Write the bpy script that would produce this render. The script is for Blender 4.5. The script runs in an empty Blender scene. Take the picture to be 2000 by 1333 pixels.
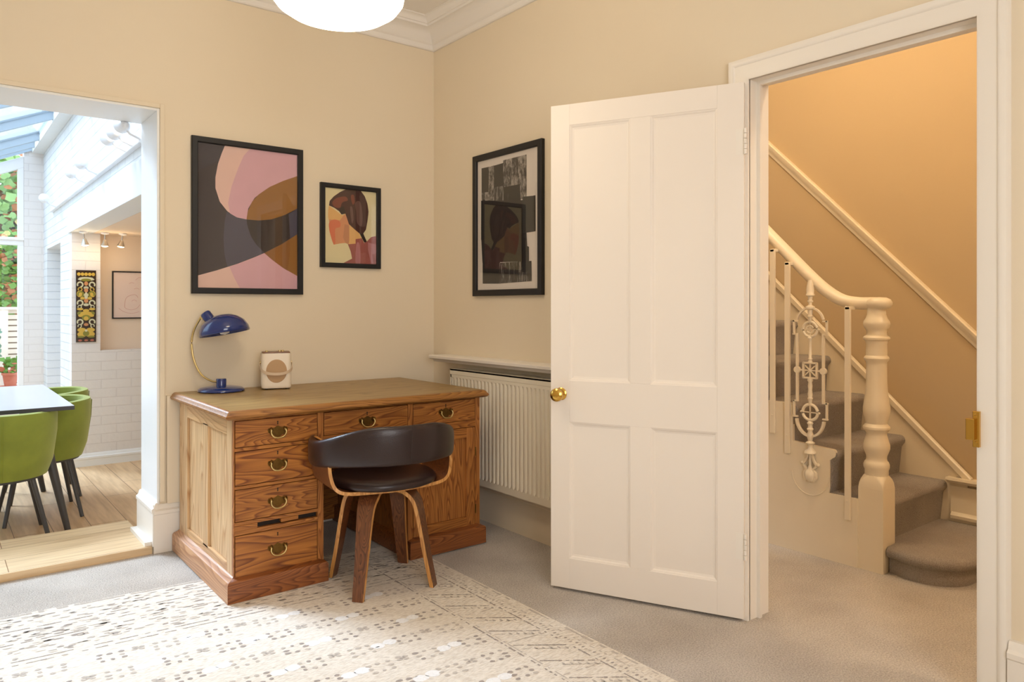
import bpy, bmesh, math, random
from math import sin, cos, pi, radians, sqrt, atan2
from mathutils import Vector, Matrix

random.seed(7)
SC = bpy.context.scene
COL = SC.collection

# ------------------------------------------------------------------ camera
# room corner (walls "left" and "right" meet) is the origin, +X runs along the left wall, +Y along the right wall
FL = 1444.0                                   # focal length in pixels of a 2000 px wide frame
FWD = Vector((0.6195, 0.785)).normalized()
RGT = Vector((FWD.y, -FWD.x))
CAM = Vector((-2.468, -3.913)); CAMZ = 1.2; HZ = 600.0
cam = bpy.data.cameras.new('camera'); camo = bpy.data.objects.new('camera', cam); COL.objects.link(camo)
cam.sensor_width = 36.0; cam.lens = FL / 2000.0 * 36.0
cam.shift_y = -(666.5 - HZ) / 2000.0
cam.clip_start = 0.05; cam.clip_end = 200
camo.location = (CAM.x, CAM.y, CAMZ)
camo.rotation_euler = (pi / 2, 0, -atan2(FWD.x, FWD.y))
SC.camera = camo

# ------------------------------------------------------------------ exposure, sky, lights
SC.view_settings.view_transform = 'Standard'
SC.view_settings.look = 'None'
SC.view_settings.exposure = 0.0
SC.view_settings.gamma = 1.0
SC.view_settings.use_curve_mapping = False
SC.render.film_transparent = False

W = bpy.data.worlds.new('world'); SC.world = W; W.use_nodes = True
nt = W.node_tree; nt.nodes.clear()
wo = nt.nodes.new('ShaderNodeOutputWorld'); bg = nt.nodes.new('ShaderNodeBackground')
sky = nt.nodes.new('ShaderNodeTexSky'); sky.sky_type = 'NISHITA'
sky.sun_disc = False; sky.sun_elevation = radians(50); sky.sun_rotation = radians(200)
sky.air_density = 1.0; sky.dust_density = 2.0; sky.ozone_density = 1.0
mixw = nt.nodes.new('ShaderNodeMixRGB'); mixw.inputs[0].default_value = 0.86
mixw.inputs[2].default_value = (0.64, 0.81, 1.0, 1)
skm = nt.nodes.new('ShaderNodeMixRGB'); skm.blend_type = 'MULTIPLY'; skm.inputs[0].default_value = 1
skm.inputs[2].default_value = (0.12, 0.12, 0.12, 1)
nt.links.new(sky.outputs[0], skm.inputs[1]); nt.links.new(skm.outputs[0], mixw.inputs[1])
nt.links.new(mixw.outputs[0], bg.inputs[0]); bg.inputs[1].default_value = 3.2
nt.links.new(bg.outputs[0], wo.inputs[0])


def light(name, kind, loc, energy, color, size=0.1, rot=None, sizey=None, spread=None):
    l = bpy.data.lights.new(name, kind); l.energy = energy; l.color = color
    if kind == 'AREA':
        l.shape = 'RECTANGLE'; l.size = size; l.size_y = sizey or size
        if spread: l.spread = spread
    elif kind == 'SUN':
        l.angle = size
    else:
        l.shadow_soft_size = size
    o = bpy.data.objects.new(name, l); COL.objects.link(o); o.location = loc
    if rot: o.rotation_euler = rot
    return o


def aim(o, target):
    o.rotation_euler = (Vector(target) - o.location).to_track_quat('-Z', 'Y').to_euler()


# added fill at the unseen window behind the camera, evens out the room
wl = light('rear_fill_light', 'AREA', (-2.3, -5.27, 1.65), 46, (1.0, 0.90, 0.80), 1.5, None, 1.9)
aim(wl, (-2.1, 0, 1.3))
# soft sun coming over the house onto the glass roof
sun = light('sun', 'SUN', (-5, 7, 7), 5.8, (0.66, 0.81, 1.0), radians(20))
sun.rotation_euler = Vector((0.36, -0.68, -0.64)).to_track_quat('-Z', 'Y').to_euler()
# sky portals: the glass roof and the garden windows
for nm, loc, tgt, sx, sy in (('roof_portal', (-2.95, 2.6, 2.60), (-2.95, 2.6, 0), 2.4, 4.3),
                             ('garden_portal', (-2.9, 5.0, 1.35), (-2.9, 0, 1.35), 2.3, 2.6)):
    p = light(nm, 'AREA', loc, 1, (1, 1, 1), sx, None, sy); p.data.cycles.is_portal = True; aim(p, tgt)
# warm ceiling lamp of the stair hall (the lamp itself hangs out of view, above the opening)
hall = light('hall_lamp_light', 'POINT', (0.5, -4.3, 2.85), 62, (1.0, 0.80, 0.55), 0.14)
hall3 = light('stair_fill_light', 'POINT', (0.38, -2.0, 2.9), 40, (1.0, 0.80, 0.54), 0.14)  # unseen extra lamp added to brighten the stair panels, no fitting
hall2 = light('landing_lamp_light', 'POINT', (0.9, -0.9, 3.9), 20, (1.0, 0.78, 0.50), 0.14)


# ------------------------------------------------------------------ mesh helpers
class MB:
    def __init__(s):
        s.v = []; s.f = []; s.m = []

    def add(s, vs, fs, m=0):
        o = len(s.v); s.v += [tuple(v) for v in vs]
        for f in fs:
            s.f.append([i + o for i in f]); s.m.append(m)
        return s

    def box(s, x0, x1, y0, y1, z0, z1, m=0, T=None):
        vs = [Vector((x, y, z)) for z in (z0, z1) for y in (y0, y1) for x in (x0, x1)]
        if T: vs = [T @ v for v in vs]
        return s.add(vs, [(0, 2, 3, 1), (4, 5, 7, 6), (0, 1, 5, 4), (2, 6, 7, 3), (0, 4, 6, 2), (1, 3, 7, 5)], m)

    def prism(s, poly, h0, h1, axes='xyz', m=0, T=None):
        # poly in the plane of the first two axes, extruded along the third
        ix = ['xyz'.index(a) for a in axes]; n = len(poly); vs = []
        for h in (h0, h1):
            for a, b in poly:
                p = [0, 0, 0]; p[ix[0]] = a; p[ix[1]] = b; p[ix[2]] = h
                p = Vector(p); vs.append(T @ p if T else p)
        fs = [tuple(range(n - 1, -1, -1)), tuple(range(n, 2 * n))]
        fs += [(i, (i + 1) % n, n + (i + 1) % n, n + i) for i in range(n)]
        return s.add(vs, fs, m)

    def lathe(s, prof, c=(0, 0, 0), n=32, m=0, T=None, cap=True):
        # prof: list of (r, z)
        vs = []
        for r, z in prof:
            for k in range(n):
                a = 2 * pi * k / n
                p = Vector((c[0] + r * cos(a), c[1] + r * sin(a), c[2] + z)); vs.append(T @ p if T else p)
        fs = []
        for j in range(len(prof) - 1):
            for k in range(n):
                k2 = (k + 1) % n
                fs.append((j * n + k, j * n + k2, (j + 1) * n + k2, (j + 1) * n + k))
        if cap:
            fs.append(tuple(range(n - 1, -1, -1)))
            fs.append(tuple((len(prof) - 1) * n + k for k in range(n)))
        return s.add(vs, fs, m)

    def sweep(s, path, sec, m=0, T=None, cap=True, up=Vector((0, 0, 1)), closed=False, scales=None, mats=None):
        # path: 3D points, sec: closed 2D section (side, up)
        P = [Vector(p) for p in path]; n = len(sec); vs = []; N = len(P)
        for i, p in enumerate(P):
            if closed: t = P[(i + 1) % N] - P[i - 1]
            else: t = P[min(i + 1, N - 1)] - P[max(i - 1, 0)]
            t.normalize()
            sd = t.cross(up)
            if sd.length < 1e-4: sd = t.cross(Vector((0, 1, 0)))
            sd.normalize(); u = sd.cross(t)
            sx, sy = scales[i] if scales else (1, 1)
            for a, b in sec:
                q = p + sd * a * sx + u * b * sy; vs.append(T @ q if T else q)
        fs = []; ms = []
        for i in range(N if closed else N - 1):
            i2 = (i + 1) % N
            for k in range(n):
                k2 = (k + 1) % n
                fs.append((i * n + k, i * n + k2, i2 * n + k2, i2 * n + k)); ms.append(mats[k] if mats else m)
        if cap and not closed:
            fs.append(tuple(range(n - 1, -1, -1))); ms.append(mats[-1] if mats else m)
            fs.append(tuple((N - 1) * n + k for k in range(n))); ms.append(mats[-1] if mats else m)
        o = len(s.v); s.v += [tuple(v) for v in vs]
        for f, mm in zip(fs, ms):
            s.f.append([i + o for i in f]); s.m.append(mm)
        return s

    def tube(s, path, r, n=10, m=0, T=None, closed=False, scales=None):
        sec = [(r * cos(2 * pi * k / n), r * sin(2 * pi * k / n)) for k in range(n)]
        return s.sweep(path, sec, m, T, closed=closed, scales=scales)

    def cyl(s, a, b, r, n=20, m=0, r2=None):
        r2 = r if r2 is None else r2
        return s.tube([a, b], 1.0, n, m, scales=[(r, r), (r2, r2)])

    def poly(s, pts, m=0):
        return s.add(pts, [tuple(range(len(pts)))], m)


def spline(pts, n=8, closed=False):
    P = [Vector(p) for p in pts]; out = []; N = len(P)
    for i in range(N if closed else N - 1):
        if closed: a, b, c, d = P[i - 1], P[i], P[(i + 1) % N], P[(i + 2) % N]
        else: a, b, c, d = P[max(i - 1, 0)], P[i], P[i + 1], P[min(i + 2, N - 1)]
        for k in range(n):
            t = k / n
            out.append(0.5 * ((2 * b) + (c - a) * t + (2 * a - 5 * b + 4 * c - d) * t * t + (3 * b - a - 3 * c + d) * t ** 3))
    if not closed: out.append(P[-1])
    return out


def arc(cx, cy, r, a0, a1, n=12, ry=None):
    ry = r if ry is None else ry
    return [(cx + r * cos(a0 + (a1 - a0) * k / n), cy + ry * sin(a0 + (a1 - a0) * k / n)) for k in range(n + 1)]


def rrect(w, h, r, n=4):
    out = []
    for cx, cy, a in ((w - r, h - r, 0), (-w + r, h - r, pi / 2), (-w + r, -h + r, pi), (w - r, -h + r, 1.5 * pi)):
        out += arc(cx, cy, r, a, a + pi / 2, n)
    return out


def setp(o, kw):
    for k, v in kw.items():
        if v is not None: o[k] = v


def obj(name, mb, mats, parent=None, smooth=None, bevel=0, seg=2, world=False, loc=None, fix=True, **kw):
    me = bpy.data.meshes.new(name)
    vs = mb.v
    if parent is not None and world:
        L = parent.location
        inv = Matrix.Rotation(-parent.rotation_euler.z, 4, 'Z') @ Matrix.Translation(-Vector(L))
        vs = [inv @ Vector(v) for v in vs]
    elif loc is not None:
        vs = [Vector(v) - Vector(loc) for v in vs]
    me.from_pydata([tuple(v) for v in vs], [], mb.f)
    if not isinstance(mats, (list, tuple)): mats = [mats]
    for m in mats: me.materials.append(m)
    me.polygons.foreach_set('material_index', mb.m)
    if fix:
        b = bmesh.new(); b.from_mesh(me); bmesh.ops.recalc_face_normals(b, faces=b.faces); b.to_mesh(me); b.free()
    if smooth is not None:
        me.shade_smooth()
        try: me.set_sharp_from_angle(angle=radians(smooth))
        except Exception: pass
    me.update()
    o = bpy.data.objects.new(name, me); COL.objects.link(o)
    if parent is not None: o.parent = parent
    elif loc is not None: o.location = loc
    if bevel:
        md = o.modifiers.new('bevel', 'BEVEL'); md.width = bevel; md.segments = seg
        md.limit_method = 'ANGLE'; md.angle_limit = radians(40); md.harden_normals = False
    setp(o, kw)
    return o


def thing(name, label, cat, loc=(0, 0, 0), rotz=0, group=None, kind=None):
    o = bpy.data.objects.new(name, None); COL.objects.link(o)
    o.empty_display_size = 0.05
    o.location = loc; o.rotation_euler = (0, 0, rotz)
    setp(o, dict(label=label, category=cat, group=group, kind=kind))
    return o


def struct(name, mb, mats, parent=None, **kw):
    if parent is None: kw['kind'] = 'structure'
    return obj(name, mb, mats, parent, **kw)


def copy_tree(o, parent=None, **kw):
    c = o.copy(); COL.objects.link(c)
    if parent is not None: c.parent = parent
    setp(c, kw)
    for ch in [q for q in bpy.data.objects if q.parent == o]:
        copy_tree(ch, c)
    return c


# ------------------------------------------------------------------ materials
def nodes_of(name):
    m = bpy.data.materials.new(name); m.use_nodes = True
    nt = m.node_tree; b = nt.nodes['Principled BSDF']
    return m, nt, b


def srgb(r, g, b):
    f = lambda c: ((c / 255) / 12.92 if c / 255 <= 0.04045 else (((c / 255) + 0.055) / 1.055) ** 2.4)
    return (f(r), f(g), f(b), 1)


def paint(name, c, rough=0.5, metal=0, bump=0, bscale=200, mottle=0, mscale=6, spec=None, coat=0):
    m, nt, b = nodes_of(name)
    b.inputs['Base Color'].default_value = c; b.inputs['Roughness'].default_value = rough; b.inputs['Metallic'].default_value = metal
    if spec is not None: b.inputs['Specular IOR Level'].default_value = spec
    if coat: b.inputs['Coat Weight'].default_value = coat; b.inputs['Coat Roughness'].default_value = 0.08
    if bump or mottle:
        tc = nt.nodes.new('ShaderNodeTexCoord')
    if mottle:
        n = nt.nodes.new('ShaderNodeTexNoise'); n.inputs['Scale'].default_value = mscale; n.inputs['Detail'].default_value = 4
        nt.links.new(tc.outputs['Object'], n.inputs['Vector'])
        mx = nt.nodes.new('ShaderNodeMixRGB')
        mx.inputs[1].default_value = tuple(x * (1 - mottle) for x in c[:3]) + (1,)
        mx.inputs[2].default_value = tuple(min(1, x * (1 + mottle)) for x in c[:3]) + (1,)
        nt.links.new(n.outputs[0], mx.inputs[0]); nt.links.new(mx.outputs[0], b.inputs['Base Color'])
    if bump:
        n = nt.nodes.new('ShaderNodeTexNoise'); n.inputs['Scale'].default_value = bscale; n.inputs['Detail'].default_value = 3
        nt.links.new(tc.outputs['Object'], n.inputs['Vector'])
        bp = nt.nodes.new('ShaderNodeBump'); bp.inputs['Strength'].default_value = bump; bp.inputs['Distance'].default_value = 0.002
        nt.links.new(n.outputs[0], bp.inputs['Height']); nt.links.new(bp.outputs[0], b.inputs['Normal'])
    return m


def wood(name, dark, light_, grain='x', scale=1.0, rough=0.42, contrast=0.5, fine=60, coat=0.15, rings=30.0):
    m, nt, b = nodes_of(name); L = nt.links.new
    tc = nt.nodes.new('ShaderNodeTexCoord'); mp = nt.nodes.new('ShaderNodeMapping')
    sc = {'x': (0.13, 1, 1), 'y': (1, 0.13, 1), 'z': (1, 1, 0.13)}[grain]
    mp.inputs['Scale'].default_value = tuple(s * 9 * scale for s in sc)
    L(tc.outputs['Object'], mp.inputs['Vector'])
    n1 = nt.nodes.new('ShaderNodeTexNoise'); n1.inputs['Scale'].default_value = 0.55; n1.inputs['Detail'].default_value = 2
    L(mp.outputs[0], n1.inputs['Vector'])
    mul = nt.nodes.new('ShaderNodeMath'); mul.operation = 'MULTIPLY'; mul.inputs[1].default_value = rings
    L(n1.outputs[0], mul.inputs[0])
    fr = nt.nodes.new('ShaderNodeMath'); fr.operation = 'FRACT'; L(mul.outputs[0], fr.inputs[0])
    rp = nt.nodes.new('ShaderNodeValToRGB'); e = rp.color_ramp.elements
    e[0].position = 0.0; e[0].color = light_; e[1].position = 0.62; e[1].color = tuple(l * (1 - contrast) + d * contrast for l, d in zip(light_, dark))
    a = e.new(0.86); a.color = dark; a = e.new(1.0); a.color = light_
    L(fr.outputs[0], rp.inputs[0])
    mp2 = nt.nodes.new('ShaderNodeMapping')
    mp2.inputs['Scale'].default_value = tuple((1.0 if s == 1 else 0.03) * fine for s in sc)
    L(tc.outputs['Object'], mp2.inputs['Vector'])
    n2 = nt.nodes.new('ShaderNodeTexNoise'); n2.inputs['Scale'].default_value = 2.0; n2.inputs['Detail'].default_value = 3
    L(mp2.outputs[0], n2.inputs['Vector'])
    mx = nt.nodes.new('ShaderNodeMixRGB'); mx.blend_type = 'MULTIPLY'; mx.inputs[0].default_value = 0.55
    r2 = nt.nodes.new('ShaderNodeValToRGB'); r2.color_ramp.elements[0].position = 0.3; r2.color_ramp.elements[0].color = (0.5, 0.42, 0.36, 1)
    r2.color_ramp.elements[1].position = 0.62; r2.color_ramp.elements[1].color = (1, 1, 1, 1)
    L(n2.outputs[0], r2.inputs[0]); L(rp.outputs[0], mx.inputs[1]); L(r2.outputs[0], mx.inputs[2])
    L(mx.outputs[0], b.inputs['Base Color'])
    b.inputs['Roughness'].default_value = rough; b.inputs['Coat Weight'].default_value = coat; b.inputs['Coat Roughness'].default_value = 0.25
    bp = nt.nodes.new('ShaderNodeBump'); bp.inputs['Strength'].default_value = 0.12; bp.inputs['Distance'].default_value = 0.001
    L(n2.outputs[0], bp.inputs['Height']); L(bp.outputs[0], b.inputs['Normal'])
    return m


def emis(name, c, s):
    m, nt, b = nodes_of(name)
    b.inputs['Base Color'].default_value = c; b.inputs['Emission Color'].default_value = c; b.inputs['Emission Strength'].default_value = s
    return m


def glass(name, fac=0.035, tint=(1, 1, 1, 1), rough=0.0):
    m = bpy.data.materials.new(name); m.use_nodes = True; nt = m.node_tree; nt.nodes.clear()
    o = nt.nodes.new('ShaderNodeOutputMaterial'); t = nt.nodes.new('ShaderNodeBsdfTransparent'); g = nt.nodes.new('ShaderNodeBsdfGlossy')
    t.inputs[0].default_value = tint; g.inputs['Roughness'].default_value = rough
    lw = nt.nodes.new('ShaderNodeLayerWeight'); lw.inputs[0].default_value = 0.5
    pw = nt.nodes.new('ShaderNodeMath'); pw.operation = 'POWER'; pw.inputs[1].default_value = 4.0
    ma = nt.nodes.new('ShaderNodeMath'); ma.operation = 'MULTIPLY_ADD'; ma.inputs[1].default_value = 0.9; ma.inputs[2].default_value = fac
    ma.use_clamp = True
    mx = nt.nodes.new('ShaderNodeMixShader')
    nt.links.new(lw.outputs['Facing'], pw.inputs[0]); nt.links.new(pw.outputs[0], ma.inputs[0])
    nt.links.new(ma.outputs[0], mx.inputs[0]); nt.links.new(t.outputs[0], mx.inputs[1]); nt.links.new(g.outputs[0], mx.inputs[2])
    nt.links.new(mx.outputs[0], o.inputs[0])
    return m


def brick_mat(name, c, c2, mortar, axis='x', bump=0.6):
    m, nt, b = nodes_of(name); L = nt.links.new
    tc = nt.nodes.new('ShaderNodeTexCoord'); sp = nt.nodes.new('ShaderNodeSeparateXYZ'); cb = nt.nodes.new('ShaderNodeCombineXYZ')
    L(tc.outputs['Object'], sp.inputs[0])
    L(sp.outputs['X' if axis == 'x' else 'Y'], cb.inputs[0]); L(sp.outputs['Z'], cb.inputs[1])
    br = nt.nodes.new('ShaderNodeTexBrick'); L(cb.outputs[0], br.inputs['Vector'])
    br.inputs['Scale'].default_value = 1.0; br.inputs['Brick Width'].default_value = 0.225; br.inputs['Row Height'].default_value = 0.075
    br.inputs['Mortar Size'].default_value = 0.005; br.inputs['Mortar Smooth'].default_value = 0.5
    br.inputs['Color1'].default_value = c; br.inputs['Color2'].default_value = c2; br.inputs['Mortar'].default_value = mortar
    L(br.outputs['Color'], b.inputs['Base Color']); b.inputs['Roughness'].default_value = 0.55
    bp = nt.nodes.new('ShaderNodeBump'); bp.invert = True; bp.inputs['Strength'].default_value = bump; bp.inputs['Distance'].default_value = 0.004
    L(br.outputs['Fac'], bp.inputs['Height'])
    n = nt.nodes.new('ShaderNodeTexNoise'); n.inputs['Scale'].default_value = 30; L(tc.outputs['Object'], n.inputs['Vector'])
    bp2 = nt.nodes.new('ShaderNodeBump'); bp2.inputs['Strength'].default_value = 0.4; bp2.inputs['Distance'].default_value = 0.004
    L(n.outputs[0], bp2.inputs['Height']); L(bp.outputs[0], bp2.inputs['Normal']); L(bp2.outputs[0], b.inputs['Normal'])
    return m


def carpet_mat(name, c, dark, scale=170):
    m, nt, b = nodes_of(name); L = nt.links.new
    tc = nt.nodes.new('ShaderNodeTexCoord')
    n = nt.nodes.new('ShaderNodeTexNoise'); n.inputs['Scale'].default_value = scale; n.inputs['Detail'].default_value = 2
    n3 = nt.nodes.new('ShaderNodeTexNoise'); n3.inputs['Scale'].default_value = 3.5; n3.inputs['Detail'].default_value = 3
    L(tc.outputs['Object'], n.inputs['Vector']); L(tc.outputs['Object'], n3.inputs['Vector'])
    ad = nt.nodes.new('ShaderNodeMath'); ad.operation = 'ADD'; L(n.outputs[0], ad.inputs[0])
    mu = nt.nodes.new('ShaderNodeMath'); mu.operation = 'MULTIPLY'; mu.inputs[1].default_value = 0.5; L(n3.outputs[0], mu.inputs[0]); L(mu.outputs[0], ad.inputs[1])
    rp = nt.nodes.new('ShaderNodeValToRGB'); rp.color_ramp.elements[0].position = 0.5; rp.color_ramp.elements[0].color = dark
    rp.color_ramp.elements[1].position = 0.95; rp.color_ramp.elements[1].color = c
    L(ad.outputs[0], rp.inputs[0]); L(rp.outputs[0], b.inputs['Base Color'])
    b.inputs['Roughness'].default_value = 0.95; b.inputs['Specular IOR Level'].default_value = 0.1
    b.inputs['Sheen Weight'].default_value = 0.15
    bp = nt.nodes.new('ShaderNodeBump'); bp.inputs['Strength'].default_value = 0.9; bp.inputs['Distance'].default_value = 0.006
    L(n.outputs[0], bp.inputs['Height']); L(bp.outputs[0], b.inputs['Normal'])
    return m


def plank_mat(name, c1, c2, line, w=0.16, ln=1.3, along='y'):
    m, nt, b = nodes_of(name); L = nt.links.new
    tc = nt.nodes.new('ShaderNodeTexCoord'); sp = nt.nodes.new('ShaderNodeSeparateXYZ'); cb = nt.nodes.new('ShaderNodeCombineXYZ')
    L(tc.outputs['Object'], sp.inputs[0])
    L(sp.outputs['Y' if along == 'y' else 'X'], cb.inputs[0]); L(sp.outputs['X' if along == 'y' else 'Y'], cb.inputs[1])
    br = nt.nodes.new('ShaderNodeTexBrick'); L(cb.outputs[0], br.inputs['Vector']); br.inputs['Scale'].default_value = 1
    br.inputs['Brick Width'].default_value = ln; br.inputs['Row Height'].default_value = w; br.inputs['Mortar Size'].default_value = 0.0018
    br.inputs['Color1'].default_value = c1; br.inputs['Color2'].default_value = c2; br.inputs['Mortar'].default_value = line
    br.offset = 0.37
    mp = nt.nodes.new('ShaderNodeMapping'); mp.inputs['Scale'].default_value = (22, 1.6, 22) if along == 'y' else (1.6, 22, 22)
    L(tc.outputs['Object'], mp.inputs[0]); n = nt.nodes.new('ShaderNodeTexNoise'); n.inputs['Scale'].default_value = 1.6; n.inputs['Detail'].default_value = 4
    L(mp.outputs[0], n.inputs['Vector'])
    rp = nt.nodes.new('ShaderNodeValToRGB'); rp.color_ramp.elements[0].position = 0.3; rp.color_ramp.elements[0].color = (0.68, 0.6, 0.52, 1)
    rp.color_ramp.elements[1].position = 0.65; rp.color_ramp.elements[1].color = (1, 1, 1, 1); L(n.outputs[0], rp.inputs[0])
    mx = nt.nodes.new('ShaderNodeMixRGB'); mx.blend_type = 'MULTIPLY'; mx.inputs[0].default_value = 0.75
    L(br.outputs['Color'], mx.inputs[1]); L(rp.outputs[0], mx.inputs[2]); L(mx.outputs[0], b.inputs['Base Color'])
    b.inputs['Roughness'].default_value = 0.42
    return m


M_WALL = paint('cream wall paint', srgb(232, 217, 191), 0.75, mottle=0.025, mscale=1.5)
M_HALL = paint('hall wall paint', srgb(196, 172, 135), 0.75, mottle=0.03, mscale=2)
M_CEIL = paint('ceiling white paint', srgb(238, 232, 224), 0.8)
M_TRIM = paint('white gloss trim', srgb(240, 232, 220), 0.38, mottle=0.01)
M_TRIMW = paint('white satin trim', srgb(240, 240, 238), 0.4)
M_DOOR = paint('door white paint', srgb(240, 230, 218), 0.42, mottle=0.012, mscale=4)
M_STAIR = paint('cream stair paint', srgb(236, 222, 196), 0.36, mottle=0.03, mscale=8)
M_CARPET = carpet_mat('beige grey cut pile', srgb(212, 203, 192), srgb(164, 154, 143))
M_CARPST = carpet_mat('grey stair carpet', srgb(184, 174, 164), srgb(132, 122, 112), 320)
M_BRKX = brick_mat('white painted brick x', srgb(230, 224, 219), srgb(228, 222, 217), srgb(220, 213, 208), 'x', 0.35)
M_BRKY = brick_mat('white painted brick y', srgb(226, 229, 229), srgb(221, 224, 224), srgb(200, 205, 208), 'y')
M_WHITE = paint('white painted plaster', srgb(226, 229, 229), 0.6)
M_PEACH = paint('pale peach plaster', srgb(236, 214, 190), 0.7)
M_LAV = paint('pale grey plaster', srgb(214, 212, 216), 0.6)
M_OAK = plank_mat('light oak boards', srgb(238, 204, 158), srgb(226, 186, 138), srgb(130, 92, 56), 0.19, 1.1, 'y')
M_OAKT = plank_mat('pale oak threshold', srgb(236, 208, 166), srgb(228, 198, 154), srgb(150, 110, 70), 0.20, 1.6, 'x')
M_BRASS = paint('polished brass', srgb(214, 172, 84), 0.18, 1.0)
M_BRASSD = paint('aged brass', srgb(120, 92, 48), 0.42, 1.0, mottle=0.35, mscale=90)
M_BRASSL = paint('worn brass bail', srgb(216, 194, 134), 0.3, 1.0)
M_BLACK = paint('black painted wood', srgb(17, 16, 18), 0.5)
M_BLKMET = paint('black powder coated steel', srgb(62, 60, 60), 0.45)
M_DARK = paint('dark recess', srgb(34, 24, 18), 0.8)
P1, P2 = srgb(168, 106, 44), srgb(216, 160, 86)
M_PINEX = wood('honey pine grain along', srgb(122, 64, 20), srgb(186, 120, 52), 'x', 1.9)
M_PINEX2 = wood('honey pine bold grain', srgb(116, 58, 18), srgb(188, 120, 50), 'x', 1.1)
M_PINEZ = wood('honey pine grain upright', srgb(130, 72, 26), srgb(186, 120, 56), 'z', 1.7)
M_PINEY = wood('daylit pine', srgb(196, 150, 100), srgb(226, 190, 142), 'z', 0.7, contrast=0.3)  # desk's left side: paler pine, the daylight on it put into the colour
M_PINEYH = wood('daylit pine rail', srgb(190, 140, 88), srgb(224, 182, 130), 'y', 0.9, contrast=0.3)  # rails of that left side, daylight likewise in the wood tone
M_PINETOP = wood('worn olive desk top', srgb(138, 108, 54), srgb(172, 140, 82), 'x', 0.7, rough=0.4, contrast=0.35)
M_PINEEDGE = wood('brown desk edge', srgb(128, 80, 34), srgb(178, 124, 62), 'x', 1.4)
M_PLINTH = wood('red brown pine plinth', srgb(108, 56, 24), srgb(158, 94, 46), 'x', 1.5)
M_PLINTHY = wood('daylit pine plinth', srgb(172, 118, 78), srgb(206, 156, 112), 'y', 0.9)  # left plinth face, daylight painted in as a paler wood
M_WALNUT = wood('walnut veneer', srgb(78, 42, 22), srgb(128, 76, 40), 'z', 2.6, rough=0.35, coat=0.3)
M_PLYEDGE = wood('light plywood edge', srgb(190, 128, 62), srgb(222, 164, 92), 'z', 1.5, rough=0.4)
M_LEATH = paint('dark brown leather', srgb(38, 22, 22), 0.34, bump=0.25, bscale=420, coat=0.1)
M_NAVY = paint('navy blue gloss enamel', srgb(14, 44, 112), 0.16, coat=0.6)
M_CREAMP = paint('cream lacquer', srgb(236, 222, 200), 0.35)
M_WALP = wood('walnut top plate', srgb(92, 56, 34), srgb(150, 100, 66), 'x', 3)
M_GRILL = paint('beige speaker cloth', srgb(190, 156, 118), 0.85, bump=0.15, bscale=600)
M_STRAP = paint('beige leather strap', srgb(214, 190, 160), 0.55)
M_RAD = paint('white radiator enamel', srgb(236, 226, 204), 0.35)
M_VELV = paint('olive green velvet', srgb(126, 136, 44), 0.8, mottle=0.28, mscale=9)
M_VELV.node_tree.nodes['Principled BSDF'].inputs['Sheen Weight'].default_value = 0.5
M_VELV.node_tree.nodes['Principled BSDF'].inputs['Sheen Tint'].default_value = (0.9, 0.95, 0.5, 1)
M_TABLE = paint('slate grey table top', srgb(198, 196, 202), 0.22)
M_TEDGE = paint('dark table edge', srgb(58, 56, 60), 0.5)
M_GLASS = glass('clear glazing')
M_PICGL = glass('picture glass')
M_ROOFBAR = paint('pale blue grey aluminium', srgb(170, 186, 198), 0.4)
M_OPAL = emis('lit opal glass', (1.0, 0.84, 0.62, 1), 13.0)
M_BULB = emis('lit bulb', (1.0, 0.80, 0.50, 1), 10.0)
M_CHROME = paint('brushed chrome', srgb(200, 196, 190), 0.25, 1.0)
M_SPOTW = paint('white enamel lamp', srgb(232, 234, 238), 0.35)
M_LEAF = paint('ivy leaf green', srgb(106, 148, 56), 0.5, mottle=0.4, mscale=2.5)
M_LEAF2 = paint('ivy leaf rust', srgb(178, 112, 62), 0.5, mottle=0.3, mscale=3)
M_LEAF3 = paint('tree leaf pale green', srgb(150, 184, 110), 0.5, mottle=0.3, mscale=2)
M_BARK = paint('grey brown bark', srgb(120, 96, 76), 0.8)
M_FENCE = paint('cream painted slats', srgb(236, 222, 204), 0.6)
M_TERR = paint('terracotta', srgb(196, 112, 84), 0.7)
M_PATIO = paint('pale patio stone', srgb(206, 196, 184), 0.8, mottle=0.08, mscale=8)
M_BLUEG = paint('blue green leaf', srgb(120, 156, 132), 0.5, mottle=0.3, mscale=20)


# ================================================================== ROOM SHELL
H = 2.93; DT = 0.334                      # ceiling height, thickness of the wall with the wide opening
OX0, OX1, OZ = -3.7, -1.58, 2.172        # wide opening
DY0, DY1, DZ = -3.04, -2.256, 2.07       # hall doorway in the right wall
BT = 0.12
RX0, RY0 = -4.5, -5.4                    # far limits of the room behind the camera

struct('floor', MB().box(RX0 - .1, 3.0, RY0 - .1, 0.0, -0.12, 0.0).box(0.0, 3.0, 0.0, 1.6, -0.12, 0.0), M_CARPET)
w = MB()
w.box(OX1, 0.0, 0, DT, -0.12, H + .1); w.box(OX0, OX1, 0, DT, OZ, H + .1); w.box(RX0, OX0, 0, DT, -0.12, H + .1)
struct('wall_back', w, M_WALL)
w = MB()
w.box(0, BT, DY1 + .01, DT, 0, H + .1); w.box(0, BT, DY0 - .01, DY1 + .01, DZ + .01, H + .1); w.box(0, BT, RY0, DY0 - .01, 0, H + .1)
struct('wall_right', w, M_WALL)
struct('wall_left', MB().box(RX0 - .1, RX0, RY0, DT, 0, H + .1), M_WALL)
w = MB()                                 # wall behind the camera with an unseen window added for the fill light
w.box(RX0 - .1, -3.15, RY0 - .1, RY0, 0, H + .1); w.box(-1.45, BT, RY0 - .1, RY0, 0, H + .1)
w.box(-3.15, -1.45, RY0 - .1, RY0, 0, 0.6); w.box(-3.15, -1.45, RY0 - .1, RY0, 2.7, H + .1)
struct('wall_front', w, M_WALL)
w = MB()
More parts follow.
